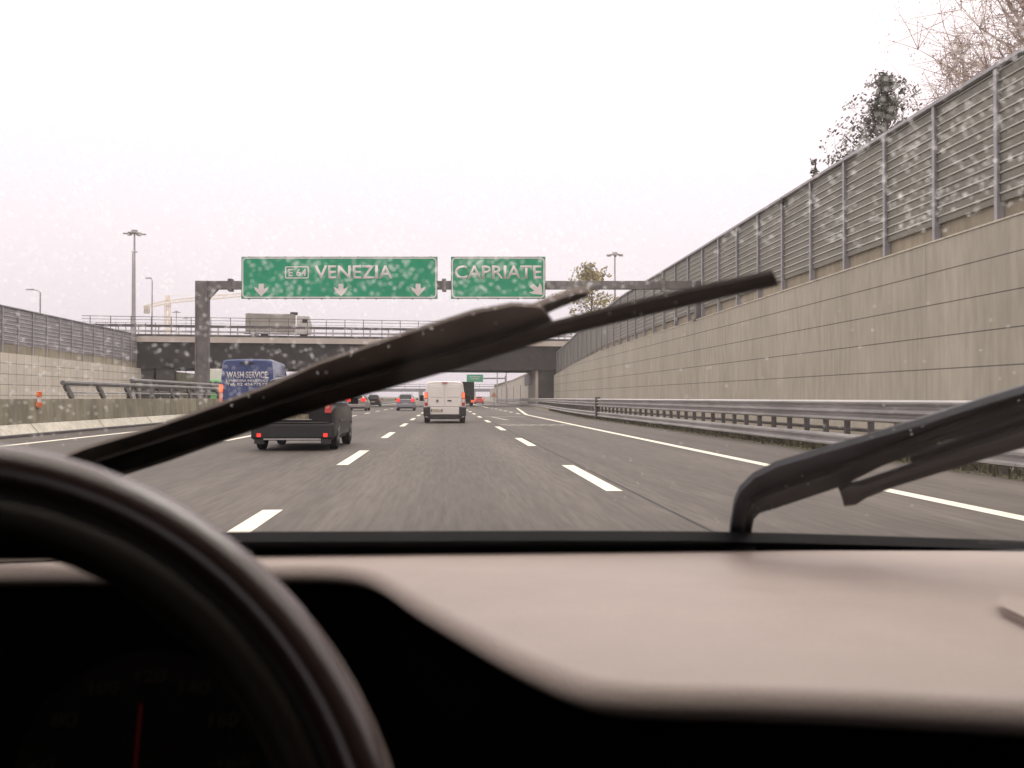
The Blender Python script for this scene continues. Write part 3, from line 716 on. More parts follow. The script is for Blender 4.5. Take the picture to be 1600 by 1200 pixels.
# vehicles on the bridge
def on_bridge(u, off, z=ZT): x = bx(u); return A + ax * x + nrm * off + Vector((0, 0, z))
xa, xb = bx(382), bx(462); Lb = xb - xa
t = thing('tipper_truck', 'beige tipper truck with a white cab crossing on the overpass', 'lorry', on_bridge(382, 4), rz)
k = 1.03
MB().loft([[(x + (0 if z < 1.2 else -.0), y, z) for y, z in ((-1.2, 1.05), (1.2, 1.05), (1.25, zt), (-1.25, zt))] for x, zt in ((0, 3.35), (.3, 3.42), (Lb * .5, 3.38), (Lb - .2, 3.4), (Lb, 3.2))]).build('tipper_body', tan_m, t)
b = MB()
for i in range(7): b.box((.3 + i * (Lb - .6) / 6, -1.26, 2.2), (.12, .07, 2.1))
b.build('side_rib', tan_m, t)
MB().loft([[(Lb + .15 + dx, y, z) for dx, z in ((0, .7), (2.0, .7), (2.05, 1.9), (1.7, 3.15), (.1, 3.2))] for y in (-1.15, 1.15)]).build('cab', mat('pale_cab_paint', (.50, .48, .45), .5, .1, 2), t, bevel=.05)
MB().box((Lb + 1.25, -1.16, 2.5), (.7, .03, .55)).build('side_window', glass_d, t)
MB().box((Lb * .97, 0, 3.55), (1.0, .9, .36)).build('air_deflector', blackpl, t, bevel=.05)
MB().box((Lb / 2 + .8, 0, .85), (Lb + 2, .9, .3)).build('chassis', blackpl, t)
for x in (1.2, 2.5, Lb + 1.1):
    for sg in (-1, 1):
        b = MB(); b.tube([(x, sg * 1.2, .5), (x, sg * .85, .5)], .5, 16); b.build('wheel', rubber, t)
t = thing('red_van', 'red van on the overpass partly hidden by the raised wiper', 'van', on_bridge(669, 4), rz)
MB().loft([[(dx, y, z) for dx, z in ((0, .35), (4.6, .35), (4.7, .9), (3.7, 1.15), (3.0, 1.95), (.15, 1.95), (0, 1.2))] for y in (-.85, .85)]).build('body', car_r, t, bevel=.06)
MB().box((1.6, -.86, 1.5), (2.6, .02, .5)).build('side_window', glass_d, t)
for x in (.9, 3.7):
    for sg in (-1, 1): MB().tube([(x, sg * .88, .33), (x, sg * .6, .33)], .33, 14).build('wheel', rubber, t)

# ------------------------------------------------------------------ lamps, masts and crane
lamp_m = mat('lamp_steel', (.38, .36, .37), .55, .15, 2, metal=.2)
def high_mast(label, u, vtop, Y):
    p = atY(u, 622, Y); H = atY(u, vtop, Y).z
    t = thing('lighting_mast', label, 'light mast', (p.x, p.y, 0), group='high lighting masts')
    MB().tube([(0, 0, 0), (0, 0, H * .5), (0, 0, H)], [.34, .25, .13], 10).build('mast', lamp_m, t, smooth=50)
    b = MB()
    rings = []
    for k in range(17):
        a = 2 * math.pi * k / 16; rings.append([(1.0 * math.cos(a) + dx * math.cos(a), 1.0 * math.sin(a) + dx * math.sin(a), H - .1 + dz) for dx, dz in ((-.06, -.06), (.06, -.06), (.06, .06), (-.06, .06))])
    b.loft(rings, cap=False)
    for k in range(4): a = math.pi * k / 2; b.bar((0, 0, H - .1), (math.cos(a), math.sin(a), H - .1), .08, .08)
    b.tube([(0, 0, H - .2), (0, 0, H + .35)], .5, 10); b.build('head_ring', lamp_m, t)
    for k in range(6):
        a = 2 * math.pi * k / 6 + .3
        MB().box((1.35 * math.cos(a), 1.35 * math.sin(a), H - .25), (.8, .45, .22), Matrix.Rotation(a, 3, 'Z')).build('floodlight', galv, t, bevel=.04)
high_mast('tall lighting mast with floodlight ring rising behind the left noise barrier', 209, 363, 172)
high_mast('tall lighting mast with floodlight ring behind the right noise barrier', 961, 397, 205)
high_mast('tiny far lighting mast right of the crane tower', 275, 487, 420)
high_mast('tiny far lighting mast just left of the gantry post', 290, 497, 520)
def street_lamp(label, u, vtop, Y, arm, ground=0):
    p = atY(u, 622, Y); H = atY(u, vtop, Y).z
    t = thing('street_lamp', label, 'street lamp', (p.x, p.y, ground), group='street lamps'); H -= ground
    MB().tube([(0, 0, 0), (0, 0, H - .3)], [.16, .09], 8).build('pole', lamp_m, t, smooth=50)
    MB().tube([(0, 0, H - .32), (arm * .35, 0, H - .05), (arm, 0, H + .06)], .055, 6).build('arm', lamp_m, t, smooth=50)
    MB().box((arm * 1.12, 0, H + .05), (.9, .35, .16)).build('lamp_head', lamp_m, t, bevel=.04)
street_lamp('street lamp with arm reaching left above the left noise barrier', 62, 453, 130, -1.1)
street_lamp('thin street lamp between the tall mast and the crane tower', 237, 435, 165, -.5)
street_lamp('slim lamp pole standing right beside the tall left mast', 206, 394, 168, .25)
street_lamp('left one of two lamp poles seen under the overpass near the exit wall', 777, 545, 230, -.8)
street_lamp('right one of two lamp poles seen under the overpass near the exit wall', 791, 540, 200, -.8)
# tower crane
Yc = 560; p = atY(261, 622, Yc)
t = thing('tower_crane', 'haze-paled yellow tower crane far behind the left side of the overpass', 'crane', (p.x, p.y, 0), R(-8))
zj = atY(261, 474, Yc).z; zc = zj
def lattice(b, p0, p1, s, n, r=.12):
    p0 = Vector(p0); p1 = Vector(p1); d = (p1 - p0).normalized(); x = d.cross(Vector((0, 1, 0)) if abs(d.y) < .9 else Vector((1, 0, 0))).normalized(); y = d.cross(x)
    cs = [(-1, -1), (1, -1), (1, 1), (-1, 1)]
    for i, j in cs: b.bar(p0 + (x * i + y * j) * s / 2, p1 + (x * i + y * j) * s / 2, r * 2, r * 2, up=y)
    for k in range(n):
        a = p0 + (p1 - p0) * (k / n); c = p0 + (p1 - p0) * ((k + 1) / n)
        for q in range(4):
            i, j = cs[q]; i2, j2 = cs[(q + 1) % 4]
            if k % 2: i, j, i2, j2 = i2, j2, i, j
            b.bar(a + (x * i + y * j) * s / 2, c + (x * i2 + y * j2) * s / 2, r * 1.2, r * 1.2, up=d)
    return b
lattice(MB(), (0, 0, 0), (0, 0, zj), 2.2, 20, .16).build('tower', crane_m, t)
lattice(MB(), (0, 0, zj + .8), (52, 0, zj + 5.2), 1.6, 22, .12).build('jib', crane_m, t)
lattice(MB(), (0, 0, zj + .8), (-12.5, 0, zj - 2.0), 1.5, 5, .12).build('counter_jib', crane_m, t)
MB().box((-11, 0, zj - 3.2), (2.8, 1.6, 4.0)).build('counterweight', conc_b, t)
lattice(MB(), (0, 0, zj + .8), (.2, 0, zj + 4.2), 1.3, 2, .14).build('apex', crane_m, t)
MB().box((1.2, -1, zj - .8), (1.6, 1.6, 2.0)).build('cabin', sign_w, t)
MB().tube([(.2, 0, zj + 4.2), (30, 0, zj + 4.4)], .09, 5).build('tie_rod', crane_m, t)

# thin fence beside the bridge ramp on the left
p0 = atY(150, 504, 150); p1 = atY(243, 503, 150)
t = thing('mesh_fence', 'thin wire fence on posts left of the overpass behind the noise barrier', 'fence', (p0.x, 150, 5.0))
n = 7
for k in range(n):
    MB().tube([((p1.x - p0.x) * k / (n - 1), 0, 0), ((p1.x - p0.x) * k / (n - 1), 0, p0.z - 5)], .05, 6).build('post', galv_d, t)
MB().box(((p1.x - p0.x) / 2, 0, p0.z - 5), (p1.x - p0.x, .05, .06)).build('top_wire', galv, t)
MB().box(((p1.x - p0.x) / 2, 0, p0.z - 5.9), (p1.x - p0.x, .03, .03)).build('lower_wire', galv, t)

# ------------------------------------------------------------------ beyond the overpass
t = thing('exit_wall', 'pale concrete wall with a dark opening beyond the overpass along the exit', 'wall', (12.6, 151, 0))
wall_run('wall_face', mat('exit_wall_concrete', (.50, .465, .41), .9, .10, .2, stretch=(1, .5, .3)), 0, .5, [0, 40, 90, 150], lambda y: profile(y, [(0, 4.9), (40, 4.5), (90, 3.8), (150, 3.4)]), t)
for y in (8, 26, 44, 62, 85, 110): MB().box((-.03, y, 1.65), (.07, .25, 3.3)).build('pilaster', galv_d, t)
MB().box((-.02, 10.0, 3.85), (.1, 13.0, 1.55)).build('dark_opening', galv_d, t)
MB().loft([[(-.1, y, z), (.6, y, z), (.6, y, z + .15), (-.1, y, z + .15)] for y, z in ((0, 4.903), (40, 4.503), (90, 3.803), (150, 3.403))]).build('coping', conc_b, t)
t = thing('exit_bank_sign', 'small faded orange work sign against the far exit wall', 'road sign', tuple(atY(772, 622, 175))[:2] + (0,))
MB().tube([(0, 0, 0), (0, 0, 2.2)], .05, 6).build('pole', galv_d, t)
MB().prism([(-.55, 1.3), (.55, 1.3), (0, 2.3)], (0, -.06, 0), (1, 0, 0), (0, 0, 1), (0, -1, 0), .03).build('plate', mat('faded_orange', (.50, .30, .20), .7, .1, 3), t)
# second gantry sign
Y2 = 315; pA = atY(729, 597, Y2); pB = atY(755, 585, Y2)
t = thing('direction_sign', 'tiny green sign on the far gantry seen through the underpass', 'road sign', ((pA.x + pB.x) / 2, Y2, pA.z))
Wd, Hd = pB.x - pA.x, pB.z - pA.z
MB().box((0, -.3, Hd / 2), (Wd, .12, Hd)).build('panel', sign_w, t)
MB().box((0, -.37, Hd / 2), (Wd - .2, .02, Hd - .2)).build('green_face', sign_g, t)
for k, wdt in ((.68, .66), (.42, .5)): MB().box((0, -.39, Hd * k), (Wd * wdt, .012, .16)).build('lettering', sign_w, t)
t = thing('sign_gantry', 'thin far gantry arm holding the tiny green sign', 'sign gantry', (atY(790, 622, Y2).x, Y2, 0))
MB().box((0, 0, 3.9), (.5, .5, 7.8)).build('post', gantry_m, t)
x1_ = pA.x - t.location.x; MB().box((x1_ / 2, 0, 7.0), (abs(x1_) , .4, .4)).build('beam', gantry_m, t)
# far bridge
t = thing('road_bridge', 'faint grey bridge far away crossing the motorway under the haze', 'bridge', (-10, 600, 0))
MB().box((0, 0, 5.6), (170, 9, 1.7)).build('deck', mat('far_bridge_grey', (.17, .17, .19), .9, .1, .1), t)
MB().box((0, -4.4, 7.6), (170, .2, .35)).build('parapet', galv_d, t); MB().box((0, -4.4, 8.8), (170, .2, .2)).build('hand_rail', galv_d, t)
for x in (-40, -4, 26): MB().box((x, 0, 2.4), (2.2, 6, 4.7)).build('pier', conc_b, t)
for k in range(20): MB().box((-80 + 8.4 * k, -4.4, 7.6), (.2, .2, 2.4)).build('railing_post', galv_d, t)
# far tree belt
def foliage(b, c, r, n, s, rnd, squash=1.0, hollow=.3):
    for k in range(n):
        d = Vector((rnd.gauss(0, 1), rnd.gauss(0, 1), rnd.gauss(0, 1))).normalized() * (hollow + (1 - hollow) * rnd.random() ** .5)
        p = Vector(c) + Vector((d.x * r, d.y * r, d.z * r * squash))
        a = Vector((rnd.gauss(0, 1), rnd.gauss(0, 1), rnd.gauss(0, 1))).normalized(); q = a.orthogonal().normalized(); k2 = s * rnd.uniform(.6, 1.3)
        o = a.cross(q)
        b.add([p - q * k2, p + o * k2 * .45, p + q * k2, p - o * k2 * .45], [(0, 1, 2, 3)])
rnd = random.Random(11); prof = [(x, 1.6 + 1.5 * math.sin(x * .011) ** 2 + rnd.uniform(0, 1.0)) for x in range(-620, 640, 14)]
MB().loft([[(x, 700, 0) for x, z in prof], [(x, 800, z * .7) for x, z in prof], [(x, 860, z) for x, z in prof], [(x, 1000, 0) for x, z in prof]], closed=False).build('hills', mat('far_hill', (.17, .17, .14), .95, .2, .03), smooth=80)['kind'] = 'structure'

# ------------------------------------------------------------------ trees behind the right barrier
def tree(name, label, base, height, seed, leaf, brk, n_limb, spread, leaf_n, leaf_s, clump, upright=.6, twig=0, group=None, lo=.3, shape=None):
    rnd = random.Random(seed); t = thing(name, label, 'tree', base, group=group)
    b = MB(); pts = [Vector((0, 0, 0))]; n = 7
    for i in range(1, n + 1): pts.append(Vector((rnd.gauss(0, .05) * height * .25, rnd.gauss(0, .05) * height * .25, height * i / n)))
    b.tube(pts, [height * .016 * (1 - .85 * i / n) + .02 for i in range(n + 1)], 7)
    f = MB(); tips = []
    for k in range(n_limb):
        h = lo + (1 - lo) * (k + rnd.random()) / n_limb; i = min(n - 1, int(h * n)); s = pts[i].lerp(pts[i + 1], h * n - i)
        a = rnd.uniform(0, 6.283); ln = spread * height * (shape(h) if shape else (1.15 - h)) * rnd.uniform(.6, 1.15)
        d = Vector((math.cos(a), math.sin(a), upright * rnd.uniform(.5, 1.4))).normalized()
        q = [s]; 
        for j in range(1, 5): q.append(s + d * ln * j / 4 + Vector((rnd.gauss(0, .14), rnd.gauss(0, .14), rnd.gauss(0, .10) + .06 * j)) * ln * .5)
        r0 = height * .006 * (1.2 - h) + .012
        b.tube(q, [r0, r0 * .75, r0 * .55, r0 * .35, .008], 5)
        for j in (2, 3, 4, 4): tips.append(q[j] + Vector((rnd.gauss(0, .1), rnd.gauss(0, .1), rnd.gauss(0, .1))) * ln)
        for j in range(twig):
            m_ = q[rnd.randint(1, 4)]; e_ = m_ + Vector((rnd.gauss(0, 1), rnd.gauss(0, 1), rnd.gauss(.6, .8))) * ln * .3
            b.tube([m_, m_.lerp(e_, .5) + Vector((rnd.gauss(0, .04), 0, 0)), e_], [.016, .011, .006], 4); tips.append(e_)
    for c in tips: foliage(f, c, clump * rnd.uniform(.5, 1.3), leaf_n, leaf_s, rnd, .75)
    b.build('trunk', brk, t, smooth=60)
    f.build('crown', leaf, t, recalc=False)
    return t
YD = 62; q = atY(1382, 180, YD)
tree('evergreen_tree', 'dark evergreen tree standing up behind the right noise barrier', (q.x, YD, 5.2), atY(1395, 130, YD).z - 5.2, 3, leaf_d, bark, 120, .50, 8, .13, .46, 1.0, 2, lo=.30, shape=lambda h: min(.62, max(.06, 1.05 - h * .97)))
q = atY(1600, 60, 40)
tree('bare_tree', 'nearly leafless brownish tree at the top right above the barrier', (q.x + .2, 40, 5.2), 18.5, 8, leaf_b, bark_r, 100, .26, 7, .05, .5, 1.2, 18, lo=.2, shape=lambda h: 1.25 - h)
q = atY(1490, 100, 46)
tree('bare_tree', 'pale twiggy shrub tree between the evergreen and the barrier corner', (q.x + .4, 46, 5.2), 11.6, 21, leaf_b, bark_r, 80, .34, 2, .05, .5, 1.2, 12, lo=.2, shape=lambda h: 1.25 - h)
q = atY(1276, 255, 68)
tree('evergreen_shrub', 'small sprig of dark leaves poking over the right noise barrier', (q.x, 68, 5.2), q.z - 5.0, 17, leaf_d, bark, 12, .05, 7, .14, .30, .8, 1, lo=.6)
YA = 152; q = atY(922, 420, YA)
tree('autumn_tree', 'thin yellowish autumn tree behind the gantry beam on the right', (q.x, YA, 5.2), atY(922, 420, YA).z - 5.2, 5, leaf_y, bark, 60, .31, 9, .26, .75, .9, 2, lo=.1, shape=lambda h: .55 + .7 * math.sin(min(1, h * 1.1) * math.pi) - .35 * h)

# ------------------------------------------------------------------ the driver's own car
def on_glass(u, v, off=0.0):
    d = ray(u, v); n = GN; k = ((G0 - CAM).dot(n) + off) / d.dot(n); return CAM + d * k
zg = 1.12 - .1255 * 1.17
G0 = Vector((0.1, 1.17, zg)); Gd = Vector((0, -.86, .51)).normalized(); GN = Vector((0, Gd.z, -Gd.y)).normalized()   # GN points forwards and up
car = thing('driver_car', 'interior of the car the photo is taken from, with beige dashboard and black steering wheel', 'car', (.18, .9, 0))
CL = car.location
def rel(pts): return [Vector(p) - CL for p in pts]
CX = .18
# dashboard top
ZD = .945
crest = [(470, 881), (530, 882), (572, 888), (610, 908), (640, 930), (706, 966), (775, 1004), (844, 1036), (890, 1054), (940, 1066), (1010, 1072), (1187, 1075), (1394, 1084), (1600, 1096)]
outline = [atZ(u, v, ZD) for u, v in crest]
for _ in range(2):          # round the corners off
    o2 = [outline[0]]
    for p, q in zip(outline, outline[1:]): o2 += [p.lerp(q, .25), p.lerp(q, .75)]
    outline = o2 + [outline[-1]]
yL = outline[0].y
far = lambda x: 1.21 - .045 * max(0, x - .25) ** 2 * 4 - .03 * max(0, -.2 - x)
left = [Vector((x, y, ZD)) for x, y in ((-.66, 1.10), (-.62, 1.135), (-.42, 1.135), (-.30, 1.125))]
right_e = [Vector((.98, outline[-1].y - .01, ZD)), Vector((1.0, .75, ZD)), Vector((.98, 1.08, ZD))]
farl = [Vector((x, far(x), ZD)) for x in (.8, .6, .4, .2, 0, -.2, -.4, -.6)]
OUT = left + outline + right_e + farl
# smooth the near edge a little
def offset(poly, d):
    n = len(poly); res = []
    for i in range(n):
        a, b_, c = poly[i - 1], poly[i], poly[(i + 1) % n]
        t1 = (b_ - a).normalized(); t2 = (c - b_).normalized(); n1 = Vector((t1.y, -t1.x, 0)); n2 = Vector((t2.y, -t2.x, 0)); m_ = (n1 + n2)
        m_ = m_.normalized() / max(.5, m_.normalized().dot(n1)); res.append(b_ + m_ * d)
    return res
def shift(poly, dz): return [p + Vector((0, 0, dz)) for p in poly]
rr = .014; rings = []
for k in range(7):
    a = R(90 * k / 6); rings.append(rel(shift(offset(OUT, rr * (math.sin(a) - .9)), -rr * (1 - math.cos(a)))))
rings.append(rel(shift(offset(OUT, -rr * .03), -rr - .004))); rings.append(rel(shift(offset(OUT, -rr * .5), -rr - .009)))
dash = MB().loft(rings).build('dashboard', beige, car, smooth=50)
lidp = [atZ(u, v, ZD) for u, v in ((1566, 954), (1572, 946), (1600, 952), (1700, 975), (1720, 1010), (1640, 1000), (1600, 978), (1572, 964))]
MB().loft([rel(shift(lidp, .0005)), rel(shift(lidp, .006)), rel(shift(offset(lidp, -.004), .009))]).build('vent_cover', beige, dash, smooth=30)
MB().loft([rel(shift(offset(lidp, .009), .0004)), rel(shift(offset(lidp, .009), .0012))]).build('vent_gap', fascia, dash)
low = offset(OUT, -.012)
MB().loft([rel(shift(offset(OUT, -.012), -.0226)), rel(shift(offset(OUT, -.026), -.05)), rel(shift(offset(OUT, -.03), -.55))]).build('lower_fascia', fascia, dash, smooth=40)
# instrument cluster
Ycl = .66
pc = atY(212, 1205, Ycl); tilt = R(28)
cl = bpy.data.objects.new('instrument_cluster', None); COL.objects.link(cl); cl.parent = car; cl.location = pc - CL; cl.rotation_euler = (-tilt, 0, 0)
MB().box((0.0, .11, -.02), (.16, .18, .16)).build('housing', fascia, cl, bevel=.02)
b = MB(); b.tube([(0, .012, 0), (0, .004, 0)], .075, 36); b.build('dial_face', fascia, cl)
for k, num in enumerate(('40', '60', '80', '100', '120', '140', '160', '180', '200')):
    a = R(205 - 29 * k); r = .058; cx_, cz_ = r * math.cos(a), r * math.sin(a)
    text_obj(num, 'numeral', dial_t, cl, cx_ - .0045 - .0015 * len(num), cx_ + .0045 + .0015 * len(num), cz_ - .0042, cz_ + .0042, .003, .0006)
MB().bar((0, -.001, -.01), (-.002, -.001, .040), .0018, .0012, up=(0, 1, 0)).build('needle', needle_m, cl)
# steering wheel
SW = Vector((-.1944, .3548, .926)); ta = R(20)
sw = bpy.data.objects.new('steering_wheel', None); COL.objects.link(sw); sw.parent = car; sw.location = SW - CL; sw.rotation_euler = (R(90) - ta, 0, 0)
def ring(name, m, prof, n=96):
    rings = []
    for k in range(n + 1):
        a = 2 * math.pi * k / n; rings.append([(r * math.cos(a), r * math.sin(a), z) for r, z in prof])
    return MB().loft(rings, cap=False).build(name, m, sw, smooth=40)
def circ(cr_, cz_, rx, rz_, n=18): return [(cr_ + rx * math.cos(2 * math.pi * k / n), cz_ + rz_ * math.sin(2 * math.pi * k / n)) for k in range(n)]
ring('rim', leather, circ(.1775, 0, .0108, .0135))
ring('grip_groove', blackpl, circ(.168, .0, .006, .009, 10))
ring('inner_grip', leather_d, circ(.1600, .001, .0098, .0125))
MB().loft([[(x * s_, y * s_ - .028, z) for x, y in rrect(-.07, -.06, .07, .045, .03)] for s_, z in ((1, -.03), (1, -.005), (.92, .008))]).build('hub', leather_d, sw, smooth=40)
for sg in (-1, 1): MB().bar((sg * .06, -.03, -.012), (sg * .156, -.026, -.002), .05, .018, up=(0, 0, 1), w1=.035, h1=.014).build('spoke', leather_d, sw, bevel=.004)
MB().bar((0, -.08, -.012), (0, -.152, -.002), .05, .016, up=(0, 0, 1)).build('spoke', leather_d, sw, bevel=.004)
MB().tube([(0, -.02, -.03), (0, -.02, -.26)], .035, 14).build('column', blackpl, sw)
# windscreen glass with black frit band
def gp(x, s, off=0): return Vector((x, G0.y, G0.z)) + Gd * s + GN * off
gx0, gx1, gs0, gs1 = -.62, .98, -.05, .98
def gslab(x0, x1, s0, s1, o0, o1, inset=.06):
    q = [gp(x0, s0, o0), gp(x1, s0, o0), gp(x1 - inset, s1, o0), gp(x0 + inset, s1, o0), gp(x0, s0, o1), gp(x1, s0, o1), gp(x1 - inset, s1, o1), gp(x0 + inset, s1, o1)]
    return MB().add(rel(q), [(0, 1, 2, 3), (7, 6, 5, 4), (0, 4, 5, 1), (1, 5, 6, 2), (2, 6, 7, 3), (3, 7, 4, 0)])
ws = gslab(gx0, gx1, gs0, gs1, 0, .004).build('windscreen', screen_g, car)
b = MB(); topr = []; botr = []
for i in range(25):
    u = -700 + i * 120; vtop = float(np.interp(u, [-700, 300, 900, 1150, 1400, 1600, 2200], [834, 831, 829, 830.5, 838, 845, 870]))
    topr.append(on_glass(u, vtop, .006)); botr.append(on_glass(u, vtop, .006) - Gd * .075)
b.loft([rel(topr), rel(botr), rel([p - GN * .012 for p in botr]), rel([p - GN * .012 for p in topr]), rel(topr)], closed=False)
b.build('frit_band', trim_k, ws)
b = MB(); topc = [atY(400 + 120 * i - 700, 859, 1.0) for i in range(1)]
# cowl strip closing the gap between dashboard and glass
MB().loft([rel([Vector((x, far(x) - .008, ZD - .004)), Vector((x, far(x) + .10, ZD - .004)), Vector((x, far(x) + .10, ZD - .06)), Vector((x, far(x) - .008, ZD - .06))]) for x in (-.62, -.4, -.2, 0, .2, .4, .6, .8, .98)]).build('cowl_strip', trim_k, car)
# shell
roof_z = 1.485
b = MB(); hdr = gp(0, gs1).y
b.loft([rel([Vector((x, y, z)) for x, y, z in ((-.56, Y, roof_z - dz - .03), (-.3, Y, roof_z - dz), (.18, Y, roof_z - dz + .012), (.66, Y, roof_z - dz), (.92, Y, roof_z - dz - .03), (.92, Y, roof_z - dz + .02), (.66, Y, roof_z - dz + .05), (.18, Y, roof_z - dz + .062), (-.3, Y, roof_z - dz + .05), (-.56, Y, roof_z - dz + .02))]) for Y, dz in ((hdr + .01, .045), (hdr - .12, .01), (-.6, 0), (-1.9, .06))])
b.build('roof', lining, car, smooth=40)
for sg in (-1, 1):
    x = CX + sg * .80; xt = CX + sg * .73
    MB().bar(Vector((x, 1.19, .93)) - CL, Vector((xt, hdr, roof_z - .05)) - CL, .06, .07).build('pillar', lining, car, bevel=.01)
    MB().bar(Vector((x, -.25, .9)) - CL, Vector((xt, -.28, roof_z - .03)) - CL, .06, .14).build('pillar', lining, car, bevel=.01)
    MB().box(Vector((CX + sg * .735, -.3, .62)) - CL, (.02, 3.1, .60)).build('door_lining', fascia, car)
    MB().loft([rel([Vector((CX + sg * .80, y, .28)), Vector((CX + sg * .84, y, .6)), Vector((CX + sg * .80, y, .93)), Vector((CX + sg * .75, y, .93)), Vector((CX + sg * .75, y, .28))]) for y in (1.3, .5, -.25, -1.9)]).build('door', [shell_m], car, bevel=.01)
MB().loft([rel([Vector((CX - .78, y, z)), Vector((CX + .78, y, z)), Vector((CX + .74, y2, z2)), Vector((CX - .74, y2, z2))]) for y, z, y2, z2 in ((-1.95, .3, -1.9, roof_z - .05), (-2.0, .3, -1.96, roof_z - .05))]).build('tailgate', lining, car)
MB().box(Vector((CX, -.3, .25)) - CL, (1.56, 3.4, .05)).build('floor_pan', fascia, car)
MB().loft([rel([Vector((CX - .76, y, z - .3)), Vector((CX - .74, y, z - .03)), Vector((CX - .4, y, z)), Vector((CX, y, z + .012)), Vector((CX + .4, y, z)), Vector((CX + .74, y, z - .03)), Vector((CX + .76, y, z - .3))]) for y, z in ((1.38, .86), (1.6, .84), (2.0, .77), (2.25, .66), (2.32, .52))]).build('bonnet', shell_m, car, smooth=40)
for sg in (-1, 1):      # front seats behind the camera
    MB().box(Vector((CX + sg * .38, -.55, .50)) - CL, (.5, .5, .16)).build('seat', fascia, car, bevel=.05)
    MB().box(Vector((CX + sg * .38, -.82, .82)) - CL, (.48, .14, .62), Matrix.Rotation(R(-14), 3, 'X')).build('seat_back', fascia, car, bevel=.05)

side_g = glass_mat('tinted_side_glass', .03, (.42, .44, .42))
for sg in (-1, 1):
    for y0, y1, ym in ((1.12, -.2, .36), (-.32, -1.9, -1.8)):
        xb, xt = CX + sg * .79, CX + sg * .735; q = [Vector((xb, y0, .925)), Vector((xb, y1, .925)), Vector((xt, y1, roof_z - .03)), Vector((xt, min(y0, ym), roof_z - .03))]
        MB().add(rel(q + [p - Vector((sg * .005, 0, 0)) for p in q]), [(0, 1, 2, 3), (7, 6, 5, 4), (0, 4, 5, 1), (1, 5, 6, 2), (2, 6, 7, 3), (3, 7, 4, 0)]).build('side_window', side_g, car)
# wipers, both swinging on the outside of the glass
def wiper_root(name): 
    o = bpy.data.objects.new(name, None); COL.objects.link(o); o.parent = car; return o
def ribbon(pts, name, m, parent, thick):
    """pts: (u, v_top, v_bot, off) stations: a bar lying just outside the glass with the given outline."""
    rings = []
    for u0, v0, u1, v1, off in pts:
        a = on_glass(u0, v0, off); c = on_glass(u1, v1, off); m0 = a.lerp(c, .22); m1 = a.lerp(c, .78)
        rings.append(rel([a, m0 + GN * thick * .45, m1 + GN * thick * .45, c, c + GN * thick * .6, m1 + GN * thick, m0 + GN * thick, a + GN * thick * .6]))
    return MB().loft(rings).build(name, m, parent, smooth=30)
w1 = wiper_root('wiper')
ribbon([(-40, 772, -10, 830, .012), (60, 733, 85, 790, .012), (130, 703, 165, 752, .012), (240, 670, 266, 720, .012), (345, 633, 370, 682, .012), (420, 605, 445, 655, .012), (500, 569, 524, 624, .012), (640, 521, 664, 582, .012), (740, 489, 764, 556, .012), (800, 478, 822, 536, .012), (842, 480, 868, 514, .012)], 'wiper_arm', wiper_w, w1, .006)
ribbon([(830, 484, 842, 496, .02), (862, 471, 868, 484, .02), (900, 459, 903, 470, .02), (918, 457, 919, 464, .02)], 'arm_tip', wiper_w, w1, .008)
ribbon([(150, 722, 176, 742, .006), (345, 660, 362, 682, .006), (520, 606, 534, 628, .006), (700, 556, 712, 577, .006), (860, 508, 870, 527, .006), (1000, 473, 1008, 494, .006), (1120, 446, 1127, 466, .006), (1206, 428, 1216, 446, .006)], 'wiper_blade', wiper_b, w1, .006)
w2 = wiper_root('wiper')
ARM = [(1140, 842, 1174, 845), (1143, 818, 1175, 826), (1148, 789, 1178, 811), (1156, 770, 1187, 802), (1178, 748, 1207, 796), (1214, 730, 1240, 785), (1290, 707, 1312, 761), (1360, 687, 1377, 729), (1450, 661, 1465, 694), (1540, 632, 1554, 664), (1600, 614, 1614, 644), (1760, 560, 1774, 592), (1930, 505, 1940, 528)]
OFFS = [.012, .012, .013, .015, .02, .022, .022, .022, .022, .022, .022, .022, .018]
ribbon([(a, b_, a + (c - a) * .62, b_ + (d - b_) * .62, o) for (a, b_, c, d), o in zip(ARM, OFFS)], 'wiper_arm', wiper_m, w2, .012)
ribbon([(a + (c - a) * .60, b_ + (d - b_) * .60, c, d, o - .006) for (a, b_, c, d), o in zip(ARM, OFFS)], 'arm_shaded_half', wiper_r, w2, .010)  # arm split by tone: paler lit top above, shade painted dark here
ribbon([(1311, 767, 1319, 791, .004), (1328, 760, 1337, 789, .004), (1345, 759, 1352, 779, .004), (1390, 744, 1397, 761, .004), (1480, 713, 1487, 733, .004), (1600, 674, 1607, 697, .004), (1740, 628, 1748, 654, .004), (1960, 556, 1967, 582, .004), (2060, 526, 2066, 548, .004)], 'wiper_blade', wiper_r, w2, .010)
ribbon([(1420, 714, 1427, 730, .012), (1480, 696, 1486, 714, .012), (1600, 654, 1606, 676, .012), (1720, 610, 1727, 634, .012), (1900, 552, 1906, 578, .012)], 'blade_bridge', wiper_m, w2, .007)
MB().tube(rel([on_glass(1157, 862, -.01), on_glass(1157, 862, .03)]), .018, 14).build('pivot_cap', wiper_r, w2)
MB().tube(rel([on_glass(1213, 768, .034), on_glass(1213, 768, .036)]), .003, 10).build('hinge_pin', wiper_r, w2)
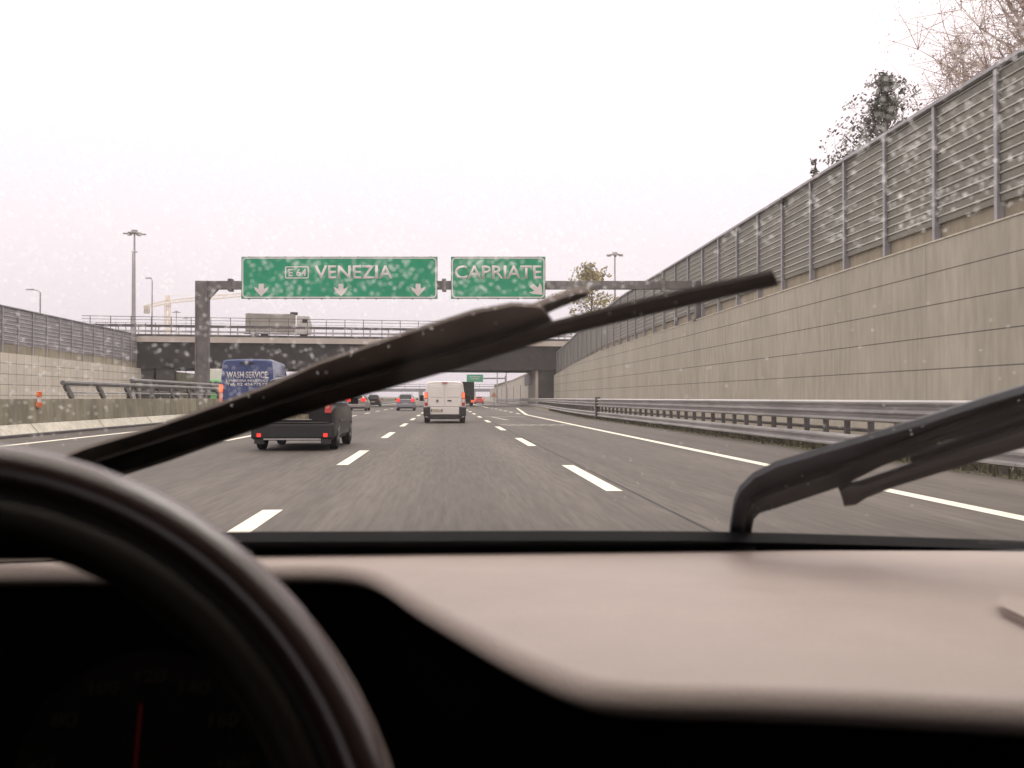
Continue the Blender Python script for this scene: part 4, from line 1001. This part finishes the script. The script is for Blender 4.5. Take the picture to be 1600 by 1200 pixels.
# raindrops on the outside of the glass
rnd = random.Random(3); b = MB()
def drop(u, v, r):
    c = on_glass(u, v, .0042); e1 = Vector((1, 0, 0)); e2 = Gd; n = 7; vs = []; k1 = rnd.uniform(.8, 1.25)
    for rad, h in ((1, 0), (.72, .34), (.3, .52)):
        for k in range(n):
            a = 2 * math.pi * k / n; vs.append(c + (e1 * math.cos(a) * k1 + e2 * math.sin(a) / k1) * r * rad + GN * r * h)
    fs = [(i * n + k, i * n + (k + 1) % n, (i + 1) * n + (k + 1) % n, (i + 1) * n + k) for i in range(2) for k in range(n)] + [tuple(2 * n + k for k in range(n))]
    b.add(vs, fs)
def wline(u): return float(np.interp(u, [0, 345, 640, 840, 1215, 1700], [740, 640, 530, 480, 440, 300]))
cnt = 0
while cnt < 5200:
    u, v = rnd.uniform(-40, 1640), rnd.uniform(-20, 690)
    if v > wline(u) - 14: continue
    if rnd.random() > (.5 if u < 330 else .6 if v < 380 else 1.0 if u < 900 else .4 if u < 1060 else .05): cnt += 1; continue
    drop(u, v, rnd.choice((.0006, .0007, .0009, .0010, .0012))); cnt += 1
    for q in range(rnd.choice((0, 0, 1, 2))): drop(u + rnd.gauss(0, 14), v + rnd.gauss(0, 12), rnd.choice((.0007, .001, .0013)))
for k in range(420): drop(rnd.uniform(360, 1000), rnd.uniform(385, 478), rnd.choice((.0004, .0005, .0007, .0009)))
for k in range(40): drop(rnd.uniform(1250, 1640), rnd.uniform(40, 300), rnd.choice((.0004, .0005, .0007)))
for k in range(120): drop(rnd.uniform(900, 1640), rnd.uniform(460, 830), rnd.choice((.0006, .0008, .001)))
tag(b.build('raindrops', rain_m, smooth=60), 'scattered raindrops clinging to the outside of the windscreen', 'raindrops', kind='stuff')

# ------------------------------------------------------------------ haze
hz = bpy.data.materials.new('haze_air'); hz.use_nodes = True; n = hz.node_tree.nodes; n.remove(n['Principled BSDF'])
pv = n.new('ShaderNodeVolumePrincipled'); pv.inputs['Color'].default_value = (.95, .93, .95, 1); pv.inputs['Density'].default_value = .00045; pv.inputs['Anisotropy'].default_value = .2
hz.node_tree.links.new(pv.outputs[0], n['Material Output'].inputs['Volume'])
hb = MB().box((0, 500, 33), (1300, 1160, 68)).build('haze', hz)
tag(hb, kind='stuff')
hb.display_type = 'WIRE'
